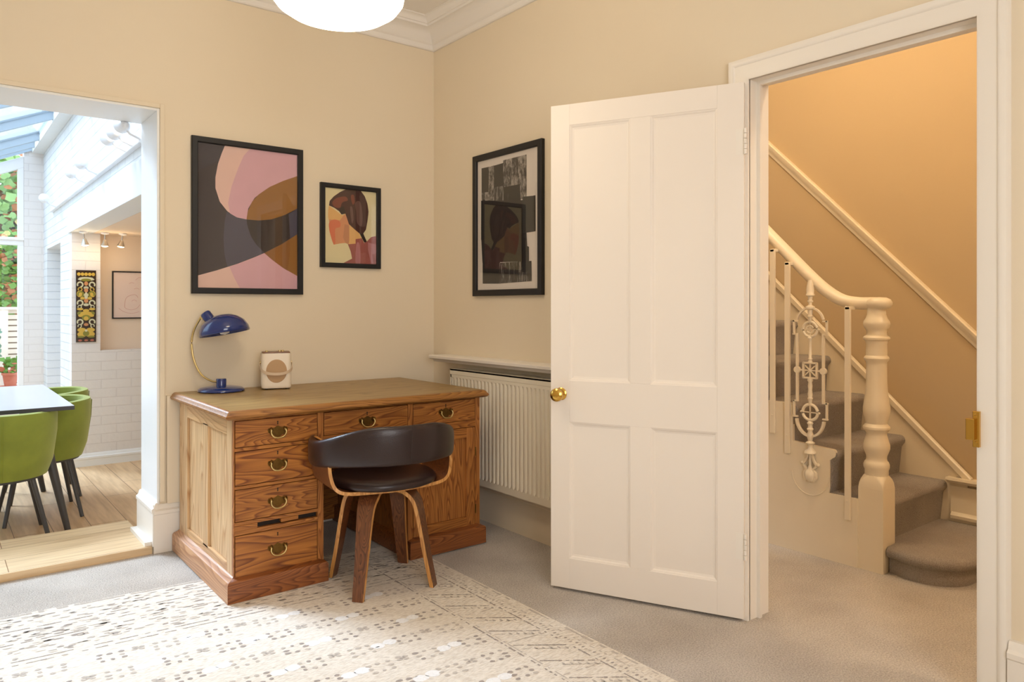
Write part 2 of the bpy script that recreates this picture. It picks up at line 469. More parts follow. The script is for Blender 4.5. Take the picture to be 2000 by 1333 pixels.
for a, b_, c, d in ((-3.15, -3.08, .6, 2.7), (-1.52, -1.45, .6, 2.7), (-3.08, -1.52, .6, .67), (-3.08, -1.52, 2.63, 2.7), (-3.08, -1.52, 1.62, 1.67), (-2.32, -2.28, .67, 2.63)):
    w.box(a, b_, RY0 - .07, RY0 - .02, c, d)
wf = struct('window_1', w, M_TRIMW)
struct('glass_pane', MB().box(-3.08, -1.52, RY0 - .05, RY0 - .045, .67, 2.63), M_GLASS, wf)
struct('ceiling', MB().box(RX0 - .1, BT, RY0 - .1, DT, H, H + .12), M_CEIL)

# cornice: moulded profile (distance from wall, height)
CP = [(0, 2.786), (.012, 2.786), (.018, 2.792), (.022, 2.815), (.030, 2.820), (.036, 2.826), (.046, 2.845), (.064, 2.864), (.088, 2.878), (.110, 2.884),
      (.118, 2.884), (.120, 2.896), (.128, 2.898), (.134, 2.912), (.150, 2.922), (.165, 2.925), (.166, 2.931), (0, 2.931)]
m1 = MB(); vs = []
rect = [(RX0, RY0), (0, RY0), (0, 0), (RX0, 0)]
sgn = [(1, 1), (-1, 1), (-1, -1), (1, -1)]
n = len(CP)
for (cx, cy), (sx, sy) in zip(rect, sgn):
    for a, z in CP: vs.append((cx + sx * a, cy + sy * a, z))
fs = [(i * n + k, i * n + (k + 1) % n, ((i + 1) % 4) * n + (k + 1) % n, ((i + 1) % 4) * n + k) for i in range(4) for k in range(n)]
m1.add(vs, fs)
struct('trim_1', m1, M_CEIL, smooth=35)

# bead around the wide opening, painted like the wall
w = MB()
w.box(OX1, OX1 + .022, -.014, 0.0, .245, OZ + .022); w.box(OX0 - .022, OX0, -.014, 0, .245, OZ + .022); w.box(OX0, OX1, -.014, 0, OZ, OZ + .022)
struct('trim_2', w, M_WALL, bevel=.003)
# white lining of the wide opening
w = MB()
w.box(OX1 - .012, OX1, -.004, DT + .004, .0, OZ); w.box(OX0, OX0 + .012, -.004, DT + .004, 0, OZ); w.box(OX0 + .012, OX1 - .012, -.004, DT + .004, OZ - .012, OZ)
struct('trim_3', w, M_TRIMW, bevel=.002)


# skirtings
def skirt_prof(h=.235, d=.022):
    return [(0, 0), (d, 0), (d, h - .05), (d + .004, h - .045), (d + .004, h - .03), (d - .006, h - .022), (d - .010, h - .006), (d - .014, h), (0, h)]


def skirt_x(mb, x0, x1, y, s, z0=0, h=.235, d=.022):      # along x, projecting towards s*y
    mb.prism([(y + s * a, z0 + z) for a, z in skirt_prof(h, d)], x0, x1, 'yzx')


def skirt_y(mb, y0, y1, x, s, z0=0, h=.235, d=.022):
    mb.prism([(x + s * a, z0 + z) for a, z in skirt_prof(h, d)], y0, y1, 'xzy')


w = MB(); skirt_x(w, OX1 - .03, -.001, 0, -1)
# returns round the jamb of the opening, with a small quadrant at its foot
skirt_y(w, -.018, DT, OX1 - .012, -1, z0=.035, h=.21)
w.box(OX1 - .065, OX1 - .034, .005, DT, .035, .055)
struct('baseboard_back', w, M_TRIM, smooth=30)
w = MB(); skirt_y(w, DY1 + .085, -.02, 0, -1, h=.225)
struct('baseboard_right', w, M_WALL, smooth=30)
w = MB(); skirt_y(w, RY0, DY0 - .085, 0, -1, h=.235, d=.030)
struct('baseboard_front', w, M_TRIM, smooth=30)
# boxed pipe panel beside the desk
struct('trim_4', MB().box(OX1 + .03, -1.30, -.026, 0.0, .236, .765), M_WALL, bevel=.002)

# oak threshold board in the opening
struct('trim_5', MB().box(OX0 + .012, OX1 - .034, -.012, .555, -.1, .036), M_OAKT, bevel=.004)

# ------------------------------------------------------------------ door lining and architrave
w = MB()
w.box(-.004, BT + .004, DY1, DY1 + .012, 0, DZ + .012); w.box(-.004, BT + .004, DY0 - .012, DY0, 0, DZ + .012); w.box(-.004, BT + .004, DY0, DY1, DZ, DZ + .012)
w.box(.045, .06, DY1 - .014, DY1, 0, DZ - .014); w.box(.045, .06, DY0, DY0 + .014, 0, DZ - .014); w.box(.045, .06, DY0, DY1, DZ - .014, DZ)
AP = [(0, 0), (0, .012), (.006, .015), (.016, .017), (.055, .018), (.060, .024), (.070, .027), (.080, .024), (.084, .014), (.086, 0)]   # (across from opening, out of wall)
ra = []
pts = [(DY1, 0), (DY1, DZ), (DY0, DZ), (DY0, 0)]
dirs = [(1, 0), (1, 1), (-1, 1), (-1, 0)]
vs = []
for (y, z), (dy, dz) in zip(pts, dirs):
    for a, o_ in AP:
        vs.append((-o_, y + dy * a, z + dz * a if z > 0 else 0))
n = len(AP)
fs = [(i * n + k, i * n + (k + 1) % n, (i + 1) * n + (k + 1) % n, (i + 1) * n + k) for i in range(3) for k in range(n)]
fs += [tuple(range(n)), tuple(3 * n + k for k in range(n))]
w.add(vs, fs)
frame = struct('trim_6', w, M_TRIM, smooth=35)
# brass keep of the rim lock on the right hand architrave
k = MB().box(-.042, -.012, -3.043, -3.020, .805, .868)
k.box(-.028, -.014, -3.052, -3.034, .783, .89)
k.cyl((-.030, -3.043, .796), (-.027, -3.043, .796), .005, 12); k.cyl((-.030, -3.043, .878), (-.027, -3.043, .878), .005, 12)
t = thing('strike_plate', 'brass lock keep screwed to the edge of the hall door frame', 'strike plate', (-.03, -3.043, .79))
obj('keep_box', k, M_BRASS, t, world=True, bevel=.0015)

# ------------------------------------------------------------------ the open four panel door
HP = Vector((-.037, -2.255)); FP = Vector((-.375, -1.559))
U = (FP - HP).normalized(); ang = atan2(U.y, U.x)
DW, DH, TH = .795, 2.056, .030
door = bpy.data.objects.new('door_1', None); COL.objects.link(door); door['kind'] = 'structure'
door['label'] = 'white painted four panel door standing open into the room'
door.location = (HP.x, HP.y, 0); door.rotation_euler = (0, 0, ang)
# local x along the leaf from the hinge; local +y is the side facing the camera after rotation
side = 1 if (Matrix.Rotation(ang, 2) @ Vector((0, 1))).dot(CAM - HP) > 0 else -1
yf, yb = 0.0, -side * TH                       # camera face at y=0
xs_ = [0, .100, .361, .446, .710, DW]
zs_ = [.012, .140, .715, .890, 1.967, DH]
m1 = MB()
ya, ybk = min(yf, yb), max(yf, yb)
m1.box(xs_[0], xs_[1], ya, ybk, zs_[0], zs_[5]); m1.box(xs_[4], xs_[5], ya, ybk, zs_[0], zs_[5])
m1.box(xs_[1], xs_[4], ya, ybk, zs_[0], zs_[1]); m1.box(xs_[1], xs_[4], ya, ybk, zs_[2], zs_[3]); m1.box(xs_[1], xs_[4], ya, ybk, zs_[4], zs_[5])
m1.box(xs_[2], xs_[3], ya, ybk, zs_[1], zs_[2]); m1.box(xs_[2], xs_[3], ya, ybk, zs_[3], zs_[4])
obj('door_frame', m1, M_DOOR, door, bevel=.0012)
for (a, b_) in ((1, 2), (3, 4)):
    for (c, d) in ((1, 2), (3, 4)):
        m1 = MB(); x0, x1, z0, z1 = xs_[a], xs_[b_], zs_[c], zs_[d]
        m1.box(x0, x1, -side * TH * .5 - .005, -side * TH * .5 + .005, z0, z1)
        # moulding: sloped bead round the recess, on both faces
        for fy, s in ((0, -side), (-side * TH, side)):
            prof = [(0, .002), (.006, .004), (.010, .008), (.018, .010), (.020, .0135)]
            loops = []
            for a_, d_ in prof:
                y = fy + s * d_
                loops.append([(x0 + a_, y, z0 + a_), (x1 - a_, y, z0 + a_), (x1 - a_, y, z1 - a_), (x0 + a_, y, z1 - a_)])
            vs = [p for lp in loops for p in lp]
            fs = [(i * 4 + q, i * 4 + (q + 1) % 4, (i + 1) * 4 + (q + 1) % 4, (i + 1) * 4 + q) for i in range(len(prof) - 1) for q in range(4)]
            m1.add(vs, fs)
        obj('door_panel', m1, M_DOOR, door)
for s, nm in ((side, 1), (-side, 2)):
    y0 = 0 if s == side else -side * TH
    T = Matrix.Translation((.748, y0, .832)) @ Matrix.Rotation(-s * pi / 2, 4, 'X')
    k = MB().lathe([(.0, .0), (.026, .0), (.027, .003), (.022, .007), (.012, .009), (.010, .020), (.012, .028), (.024, .034), (.0285, .044), (.027, .055), (.018, .062), (.012, .0635), (.0, .064)], n=32, T=T, cap=False)
    obj('door_knob', k, M_BRASS, door, smooth=40, label='polished brass door knob')
for z in (1.83, .29):
    k = MB()
    for q in range(5): k.cyl((-.006, .006 * side, z - .05 + q * .02), (-.006, .006 * side, z - .05 + q * .02 + .018), .006, 12)
    k.box(-.004, .030, -.001, .001, z - .05, z + .05)
    obj('hinge', k, M_TRIM, door, smooth=40)

# ------------------------------------------------------------------ radiator and its shelf
def radiator():
    t = thing('radiator', 'white fluted panel radiator under the narrow shelf on the right wall', 'radiator', (-.06, -1.03, .22))
    y0, y1, z0, z1 = -1.72, -.335, .222, .845
    m = MB(); xf = -.098
    pitch = .0333; n = int((y1 - y0) / pitch); prof = []
    for i in range(n + 1):
        yc = y0 + .01 + i * pitch
        for dy, dx in ((0, 0), (.008, 0), (.012, .004), (.014, .009), (.019, .009), (.021, .004), (.025, 0)):
            if yc + dy < y1 - .01: prof.append((yc + dy, xf + dx))
    # flutes run between a flat band at the top and bottom; ends curve out
    zs = [z0 + .035, z0 + .05, z1 - .065, z1 - .05]
    vs = []
    for j, z in enumerate(zs):
        for (y, x) in prof:
            vs.append((x if j in (1, 2) else xf, y, z))
    N = len(prof)
    m.add(vs, [(j * N + i, j * N + i + 1, (j + 1) * N + i + 1, (j + 1) * N + i) for j in range(3) for i in range(N - 1)])
    m.box(xf, xf + .004, y0, y1, z0, z0 + .035); m.box(xf, xf + .004, y0, y1, z1 - .05, z1 - .03)
    m.box(xf, xf + .004, y0, y0 + .01, z0, z1); m.box(xf, xf + .004, y1 - .011, y1, z0, z1)
    obj('front_panel', m, M_RAD, t, world=True, smooth=30)
    obj('back_panel', MB().box(-.040, -.034, y0 + .01, y1 - .01, z0 + .005, z1 - .04), M_RAD, t, world=True)
    g = MB(); g.box(xf - .002, -.030, y0 - .003, y1 + .003, z1 - .012, z1)
    g.box(xf - .002, xf + .003, y0 - .003, y1 + .003, z1 - .034, z1)
    obj('top_grille', g, M_RAD, t, world=True, bevel=.002)
    obj('side_panel', MB().box(xf - .001, -.030, y1, y1 + .003, z0 + .01, z1 - .03), M_RAD, t, world=True)
    obj('side_panel', MB().box(xf - .001, -.030, y0 - .003, y0, z0 + .01, z1 - .03), M_RAD, t, world=True)
    obj('lower_pipe', MB().tube([(-.07, y0, z0 + .004), (-.07, y1, z0 + .004)], .011), M_BLKMET, t, world=True, smooth=60)
    for yy in (-.55, -1.5):
        obj('wall_bracket', MB().box(-.034, -.001, yy - .015, yy + .015, z0 + .05, z1 - .1), M_RAD, t, world=True)


radiator()
w = MB()
sp = [(0, .874), (-.085, .874), (-.092, .879), (-.100, .888), (-.112, .891), (-.128, .897), (-.130, .911), (-.122, .915), (0, .915)]
w.prism(sp, -1.9, -.145, 'xzy')
obj('wall_shelf', w, M_TRIM, loc=(0, -1.0, .874), smooth=30, label='narrow white moulded shelf fixed above the radiator', category='shelf')

# ================================================================== STAIR HALL
HX = 1.6; SX = .88
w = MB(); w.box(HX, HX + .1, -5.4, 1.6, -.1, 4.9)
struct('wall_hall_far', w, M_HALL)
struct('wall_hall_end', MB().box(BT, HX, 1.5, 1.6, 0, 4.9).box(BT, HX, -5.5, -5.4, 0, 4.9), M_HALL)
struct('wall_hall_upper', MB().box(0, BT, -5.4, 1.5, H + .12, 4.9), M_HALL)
struct('ceiling_hall', MB().box(0, HX + .1, -5.5, 1.6, 4.9, 5.0), M_CEIL)
# dado rail and string cap on the far wall
def slope_rail(y0, z0, y1, z1, prof, x, name, mat):
    w = MB(); vs = []
    L = sqrt((y1 - y0) ** 2 + (z1 - z0) ** 2); ny, nz = -(z1 - z0) / L, (y1 - y0) / L
    if nz < 0: ny, nz = -ny, -nz
    for (y, z) in ((y0, z0), (y1, z1)):
        for a, o_ in prof: vs.append((x - o_, y + ny * a, z + nz * a))
    n = len(prof)
    w.add(vs, [(k, (k + 1) % n, n + (k + 1) % n, n + k) for k in range(n)] + [tuple(range(n)), tuple(range(n, 2 * n))])
    return struct(name, w, mat, smooth=30)


DR = [(0, 0), (0, .010), (.012, .012), (.020, .018), (.034, .028), (.050, .032), (.056, .024), (.058, 0)]
sl = (2.182 - 1.035) / (-1.299 + 2.45)
slope_rail(-3.1, 1.013 + sl * (-3.1 + 2.45), .6, 1.013 + sl * (.6 + 2.45), DR, HX, 'trim_7', M_STAIR)
SP = [(0, 0), (0, .012), (.004, .018), (.028, .020), (.034, .014), (.036, 0)]
s2 = (1.422 - .345) / (-1.299 + 2.438)
slope_rail(-2.43, .325, .3, .325 + s2 * (.3 + 2.43), SP, HX - .012, 'trim_8', M_STAIR)
# string board under the cap (painted, slightly proud of the wall)
w = MB(); w.prism([(-2.43, 0), (.3, 0), (.3, .325 + s2 * 2.73), (-2.43, .325)], HX - .012, HX, 'yzx')
w.box(HX - .018, HX, -5.4, -2.355, 0, .30)
w.prism([(HX - .030, .315), (HX, .315), (HX, .345), (HX - .055, .345), (HX - .058, .333), (HX - .040, .325)], -5.4, -2.345, 'xzy')
w.prism([(HX - .018, .135), (HX - .034, .14), (HX - .036, .155), (HX - .026, .165), (HX - .018, .17)], -5.4, -2.36, 'xzy')
struct('baseboard_hall', w, M_STAIR, smooth=30)

# staircase
stairs = thing('staircase', 'carpeted staircase with white newel and iron balusters rising beyond the doorway', 'staircase', (SX, -2.34, 0))


def ztread(n): return .32 + .2 * (n - 2)


def ynose(n): return -2.335 + .205 * (n - 2)


R2 = .022
for n in range(2, 12):
    zt = ztread(n); y = ynose(n); z0 = ztread(n - 1) if n > 2 else .12
    pr = [(y + .035, z0 - .03), (y + .030, z0), (y + .016, zt - .06)]
    pr += [(y + .022 + .024 * cos(a), zt - .026 + .026 * sin(a)) for a in [pi + .45 - k * (pi / 2 + .45) / 7 for k in range(8)]]
    pr += [(y + .26, zt), (y + .26, z0 - .03)]
    x0 = SX + .008
    m = MB().prism(pr, x0, HX - .013, 'yzx')
    obj('carpeted_step', m, M_CARPST, stairs, world=True, smooth=40)
# bottom curtail step, rounded
def capsule(ex, zr):
    return arc(.885 + .19, -2.53 + .19 - .09, .19 + ex, pi * .5 + .9, pi * 1.5, 14) 


def curt(e):
    # plan of the bottom step: rounded corner beside the newel, bowed front
    pts = [(HX - .02, -2.30), (.905, -2.30)]
    pts = [(HX - .02, -2.25), (1.01, -2.25), (1.01, -2.345), (.915 - e, -2.350)]
    pts += [(1.075 + (.185 + e) * cos(a), -2.47 + (.185 + e) * sin(a)) for a in [pi * .83 + k * (pi * .67) / 12 for k in range(13)]]
    pts += [(1.25, -2.665 - e), (HX - .02, -2.69 - e)]
    return pts


m = MB(); m.prism(curt(-.018), 0, .075, 'xyz')
c0 = curt(-.012); 
rings = [(-.014, .070), (.004, .078), (.012, .095), (.008, .112), (-.006, .121)]
L0 = [curt(e) for e, z in rings]
vs = [(x, y, z) for (e, z), Lp in zip(rings, L0) for x, y in Lp]; n = len(L0[0])
fs = [(j * n + k, j * n + (k + 1) % n, (j + 1) * n + (k + 1) % n, (j + 1) * n + k) for j in range(len(rings) - 1) for k in range(n)]
fs += [tuple(range(n)), tuple((len(rings) - 1) * n + k for k in range(n))]
m.add(vs, fs)
obj('curtail_step', m, M_CARPST, stairs, world=True, smooth=50)

# cut string / spandrel panel on the hall side
pr = [(-2.232, 0), (-1.765, 0), (-1.765, ztread(4) - .01)]
pr += [(-1.765, .725), (-1.905, .725), (-1.905, .60), (-1.905, .54), (-2.085, .528)]
pr += [(-2.112 + .014 * cos(a), .506 + .020 * sin(a)) for a in [pi / 2 + k * pi / 8 for k in range(9)]]
pr += [(-2.098, .474), (-2.098, .34), (-2.094, .318), (-2.232, .318)]
m = MB().prism([(y, z) for y, z in pr[:2]] + [(y, z) for y, z in pr[3:]], SX, SX + .022, 'yzx')
obj('spandrel_panel', m, M_STAIR, stairs, world=True, bevel=.001)
pr = [(-1.760, 0), (.2, 0)]
st = [(-1.760, .725)]
for n in range(4, 12):
    y1 = ynose(n + 1) + .03
    st += [(y1, ztread(n) + .003), (y1, ztread(n + 1) + .003)]
pr += [(.2, ztread(12) + .003)] + list(reversed(st))
m = MB().prism(pr, SX + .004, SX + .022, 'yzx')
obj('spandrel_panel', m, M_STAIR, stairs, world=True)
# shallow round scribed line on the string behind the iron drop
ringp = [(SX - .0005, -2.0 + .098 * cos(a), .40 + .11 * sin(a)) for a in [pi * 1.02 + k * pi * .96 / 20 for k in range(21)]]
obj('string_carving', MB().tube(ringp, .0025, 6), M_STAIR, stairs, world=True, smooth=60)

# newel post
NC = (.943, -2.288)
m = MB(); hb = .0565
m.box(NC[0] - hb, NC[0] + hb, NC[1] - hb, NC[1] + hb, 0, .375)
# shoulders: square turning into round
secs = [(.375, hb, .0), (.395, hb * .99, .008), (.412, hb * .96, .022), (.424, hb * .92, .038), (.432, .05, .0499)]
vs = []; nn = 0
for z, h_, r in secs:
    loop = rrect(h_, h_, max(r, .0005), 5); nn = len(loop)
    vs += [(NC[0] + a, NC[1] + b_, z) for a, b_ in loop]
m.add(vs, [(j * nn + k, j * nn + (k + 1) % nn, (j + 1) * nn + (k + 1) % nn, (j + 1) * nn + k) for j in range(len(secs) - 1) for k in range(nn)])
prof = [(.05, .430), (.050, .455), (.0545, .466), (.055, .48), (.050, .492), (.045, .497), (.043, .508), (.044, .520), (.050, .535), (.0565, .553), (.056, .570), (.050, .592), (.044, .612), (.043, .622),
        (.050, .634), (.0575, .643), (.0575, .652), (.051, .660), (.045, .667), (.0475, .680), (.0535, .700), (.0575, .722), (.0575, .740), (.053, .770), (.048, .805), (.0445, .86), (.0435, .93), (.044, .948),
        (.052, .958), (.054, .965), (.051, .972), (.045, .978), (.044, 1.03), (.047, 1.045), (.056, 1.052), (.057, 1.060), (.052, 1.066), (.044, 1.070), (.042, 1.085), (.045, 1.098), (.053, 1.106), (.057, 1.124), (.055, 1.134), (.045, 1.150), (.040, 1.166), (.039, 1.20)]
m.lathe(prof, (NC[0], NC[1], 0), 36)
obj('newel_post', m, M_STAIR, stairs, world=True, smooth=38)

# handrail
hp = [(.943, -2.305, 1.215), (.943, -2.27, 1.216), (.942, -2.20, 1.218), (.940, -2.13, 1.232), (.938, -2.06, 1.272), (.936, -1.98, 1.340), (.935, -1.85, 1.468), (.935, -1.70, 1.617)]
hs = spline(hp, 6)
last = hs[-1]; hs += [last + Vector((0, .5, .497)), last + Vector((0, 1.7, 1.69))]
sec = [(.036 * cos(a) * (1.0), .029 * sin(a)) for a in [2 * pi * k / 20 for k in range(20)]]
sc_ = [(1, 1)] * len(hs)
m = MB().sweep(hs, sec, scales=sc_)
m.lathe([(0, -.030), (.030, -.028), (.048, -.018), (.055, -.004), (.055, .006), (.048, .018), (.030, .027), (0, .029)], (.943, -2.300, 1.216), 28, cap=False)
obj('handrail', m, M_STAIR, stairs, world=True, smooth=60)

# plain square balusters lapping the string
for y, z0, z1 in ((-1.802, .566, 1.49), (-1.884, .476, 1.42), (-2.190, .215, 1.20), (-1.70, .74, 1.59), (-1.60, .84, 1.70)):
    m = MB().box(SX - .016, SX - .001, y - .013, y + .013, z0, z1)
    m.box(SX - .016, SX + .04, y - .011, y + .011, z1 - .012, z1 + .003)
    m.cyl((SX - .018, y, z0 + .09), (SX - .015, y, z0 + .09), .005, 10)
    obj('baluster', m, M_STAIR, stairs, world=True, bevel=.002)


# cast iron ornamental baluster
YC = -2.006; XC = SX - .012
m = MB()


def P(dy, z): return (XC, YC + dy, z)


def vbar(z0, z1, r, n=10): m.cyl(P(0, z0), P(0, z1), r, n)


def ringy(cy, cz, r, tr, n=28, ry=None):
    ry = ry or r
    m.tube([P(cy + r * cos(2 * pi * k / n), cz + ry * sin(2 * pi * k / n)) for k in range(n)], tr, 8, closed=True)


def flat(pts, tr=.007):
    m.sweep([P(a, b_) for a, b_ in pts], [(-tr * .6, -tr), (tr * .6, -tr), (tr * .6, tr), (-tr * .6, tr)], up=Vector((1, 0, 0)))


# stem, from the rail down to the string (lathe pieces on the axis)
def turned(prof):
    m.lathe([(r, z) for r, z in prof], (XC, YC, 0), 14)


turned([(.010, 1.33), (.014, 1.31), (.018, 1.285), (.017, 1.265), (.020, 1.262), (.020, 1.255), (.011, 1.25), (.009, 1.235), (.014, 1.23), (.014, 1.225), (.008, 1.22), (.009, 1.208), (.022, 1.202), (.022, 1.192), (.012, 1.185), (.011, 1.16), (.016, 1.155), (.010, 1.148), (.008, 1.13)])
ringy(0, 1.092, .036, .007); ringy(0, 1.092, .018, .004, 16)
flat([(-.030, 1.092), (.030, 1.092)], .003); flat([(0, 1.06), (0, 1.124)], .003)
for a in range(4): m.lathe([(0, -.006), (.006, -.003), (.006, .003), (0, .006)], P(.043 * cos(a * pi / 2), 1.092 + .043 * sin(a * pi / 2)), 10, cap=False)
turned([(.008, 1.058), (.012, 1.05), (.008, 1.042), (.007, 1.0), (.007, .955), (.011, .95), (.008, .944), (.012, .932)])
# square pierced centre
flat([(-.036, .93), (.036, .93)], .0065); flat([(-.036, .858), (.036, .858)], .0065)
flat([(-.034, .93), (-.034, .858)], .0065); flat([(.034, .93), (.034, .858)], .0065)
for a in ((-.028, .894, .028, .894), (0, .862, 0, .926), (-.026, .87, .026, .918), (-.026, .918, .026, .87)):
    flat([(a[0], a[1]), (a[2], a[3])], .004)
m.lathe([(0, -.009), (.009, -.005), (.009, .005), (0, .009)], P(0, .894), 12, cap=False)
turned([(.012, .856), (.014, .845), (.009, .838), (.011, .82), (.009, .80), (.012, .78), (.009, .765), (.013, .76), (.010, .752), (.008, .74), (.008, .73)])
ringy(0, .692, .038, .0075); flat([(-.034, .692), (.034, .692)], .004); flat([(0, .655), (0, .73)], .004)
for a in range(4): m.lathe([(0, -.006), (.006, -.003), (.006, .003), (0, .006)], P(.046 * cos(a * pi / 2), .692 + .046 * sin(a * pi / 2)), 10, cap=False)
turned([(.008, .650), (.015, .640), (.010, .630), (.011, .618), (.016, .612), (.010, .60), (.016, .585), (.014, .57), (.010, .555), (.022, .545), (.012, .536), (.011, .52), (.026, .505), (.028, .495), (.010, .49)])
# side bars with steps, arch above and below
for s in (-1, 1):
    flat([(s * a, b_) for a, b_ in arc(0, 1.118, .070, .28, pi / 2, 10, .078)], .0065)
    flat([(s * .064, 1.132), (s * .088, 1.132)], .006); flat([(s * .084, 1.135), (s * .084, 1.070)], .006)
    flat([(s * .090, 1.068), (s * .062, 1.068)], .006)
    flat([(s * .067, 1.070), (s * .067, .742)], .0075)
    m.cyl((XC - .008, YC + s * .067, .894), (XC + .006, YC + s * .067, .894), .016, 16)
    flat([(s * .036, .894), (s * .058, .894)], .006)
    flat([(s * .062, .742), (s * .090, .742)], .006); flat([(s * .084, .745), (s * .084, .668)], .006)
    flat([(s * .090, .666), (s * .064, .666)], .006)
    flat([(s * a, b_) for a, b_ in arc(0, .662, .070, -pi / 2 + .15, -.08, 10, .085)], .0085)
    # leafy drop on the string
    flat([(s * .008, .490), (s * .018, .462), (s * .034, .440)], .007)
    m.lathe([(0, -.009), (.009, -.004), (.009, .004), (0, .009)], P(s * .040, .444), 10, cap=False)
    flat([(s * .034, .436), (s * .014, .418), (s * .028, .40), (s * .030, .380), (s * .016, .362)], .008)
turned([(.006, .49), (.007, .44), (.012, .42), (.024, .405), (.026, .385), (.018, .365), (.006, .355)])
obj('iron_baluster_panel', m, M_STAIR, stairs, world=True, smooth=50, label='ornate cast iron baluster with rings, square rosette and leafy drop')
# ================================================================== DINING EXTENSION
ZD = -.1; XS = -1.561; YD = 2.975; YE = 4.83; XL = -4.4
struct('floor_dining', MB().box(XL, -.2, DT, YE + .1, ZD - .1, ZD), M_OAK)
# brick side wall: upper part above the beam, parts beside the tall recess
w = MB()
w.box(XS, XS + .15, DT, YE + .15, 2.0, 3.3)
w.box(XS, XS + .15, YD + .12, 3.623, ZD, 2.0); w.box(XS, XS + .15, 4.55, YE + .15, ZD, 2.0); w.box(XS, XS + .15, 3.623, 4.55, 1.765, 2.0)
struct('wall_dining_side', w, M_BRKY)
struct('trim_9', MB().box(XS - .014, XS + .15, DT, YD + .12, 1.803, 2.0), M_WHITE, bevel=.003)   # beam over the alcove
w = MB()
w.box(XS + .15, -.2, DT, YD + .3, 1.803, 1.95)
struct('ceiling_alcove', w, M_PEACH)
w = MB()
w.box(XS, -1.356, YD, YD + .12, ZD, 1.803); w.box(-1.356, -.2, YD, YD + .12, ZD, .842)
struct('wall_alcove_brick', w, M_BRKX)
struct('wall_alcove_niche', MB().box(-1.356, -.2, YD + .12, YD + .2, .7, 1.803).box(-.28, -.2, DT, YD + .2, ZD, 1.9), M_PEACH)
w = MB(); skirt_x(w, XS + .001, -.28, YD, -1, z0=ZD, h=.105, d=.018)
struct('baseboard_alcove', w, M_TRIMW, smooth=30)
# tall recess in the brick wall
w = MB(); w.box(XS + .15, XS + .42, 4.55, 4.60, ZD, 1.80); w.box(XS + .37, XS + .42, 3.57, 4.6, ZD, 1.80); w.box(XS + .15, XS + .42, 3.57, 3.623, ZD, 1.80); w.box(XS + .15, XS + .42, 3.57, 4.6, 1.765, 1.81)
struct('wall_recess', w, M_LAV)
# far wall, brick pier and glazing
w = MB(); w.box(-1.725, XS, YE, YE + .15, ZD, 2.83)
struct('wall_dining_pier', w, M_BRKX)
RB = .44       # roof slope
def zroof(x): return 2.775 + RB * (x + 1.66)


wn = bpy.data.objects.new('window_2', None); COL.objects.link(wn); wn['kind'] = 'structure'; wn.location = (-2.9, YE, ZD)
xa, xb = -4.1, -1.725
m = MB()
m.box(xa, xb, YE + .02, YE + .09, ZD, .02); m.box(xa, xb, YE + .02, YE + .09, 1.812, 1.888)
m.box(xa, xb, YE, YE + .1, 1.86, 1.888)
for x in (xb - .05, -2.45, -3.2, xa):
    m.box(x, x + .05, YE + .02, YE + .09, .02, 1.812); m.prism([(x, 1.888), (x + .05, 1.888), (x + .05, zroof(x + .05) - .16), (x, zroof(x) - .16)], YE + .02, YE + .09, 'xzy')
m.prism([(xa, zroof(xa) - .16), (xb, zroof(xb) - .16), (xb, zroof(xb) - .05), (xa, zroof(xa) - .05)], YE + .02, YE + .09, 'xzy')
obj('window_frame', m, M_TRIMW, wn, world=True, bevel=.003)
m = MB().box(xa, xb, YE + .05, YE + .055, 0, 1.82); m.prism([(xa, 1.88), (xb, 1.88), (xb, zroof(xb) - .1), (xa, zroof(xa) - .1)], YE + .05, YE + .055, 'xzy')
obj('glass_pane', m, M_GLASS, wn, world=True)
struct('wall_dining_left', MB().box(XL - .1, XL, DT, YE + .1, ZD, 1.7).box(XL, -4.1, YE, YE + .15, ZD, 1.7), M_WHITE)
# wall plate of the lean-to roof
struct('trim_10', MB().box(-1.66, XS, DT, YE + .02, 2.735, 2.80), M_WHITE, bevel=.003)
# roof: bars and glass
rf = bpy.data.objects.new('window_3', None); COL.objects.link(rf); rf['kind'] = 'structure'; rf.location = (-2.9, 2.5, 2.4)
for y in (4.83, 4.62, 4.23, 3.255, 2.28, 1.31, .40):
    m = MB().prism([(XL, zroof(XL) - .02), (-1.60, zroof(-1.60) - .02), (-1.60, zroof(-1.60) + .05), (XL, zroof(XL) + .05)], y - .022, y + .022, 'xzy')
    m.prism([(XL, zroof(XL) + .05), (-1.60, zroof(-1.60) + .05), (-1.60, zroof(-1.60) + .062), (XL, zroof(XL) + .062)], y - .035, y + .035, 'xzy')
    obj('glazing_bar', m, M_ROOFBAR, rf, world=True)
m = MB().prism([(XL, zroof(XL) + .04), (-1.58, zroof(-1.58) + .04), (-1.58, zroof(-1.58) + .046), (XL, zroof(XL) + .046)], DT, YE + .05, 'xzy')
obj('roof_glass', m, M_GLASS, rf, world=True)
obj('eaves_beam', MB().box(XL - .05, XL + .02, DT, YE + .05, zroof(XL) - .08, zroof(XL) + .04), M_TRIMW, rf, world=True)
struct('trim_11', MB().box(-1.66, XS, DT, YE + .15, 2.80, 2.87), M_ROOFBAR)
struct('wall_dining_gable', MB().prism([(XL, 1.5), (-1.561, 1.5), (-1.561, 3.3), (XL, 3.3)], DT - .01, DT + .02, 'xzy').box(-5, -4.4, DT, DT + .1, -.1, 3) if False else MB().box(XL, XS, DT, DT + .02, OZ, 3.3), M_WHITE)

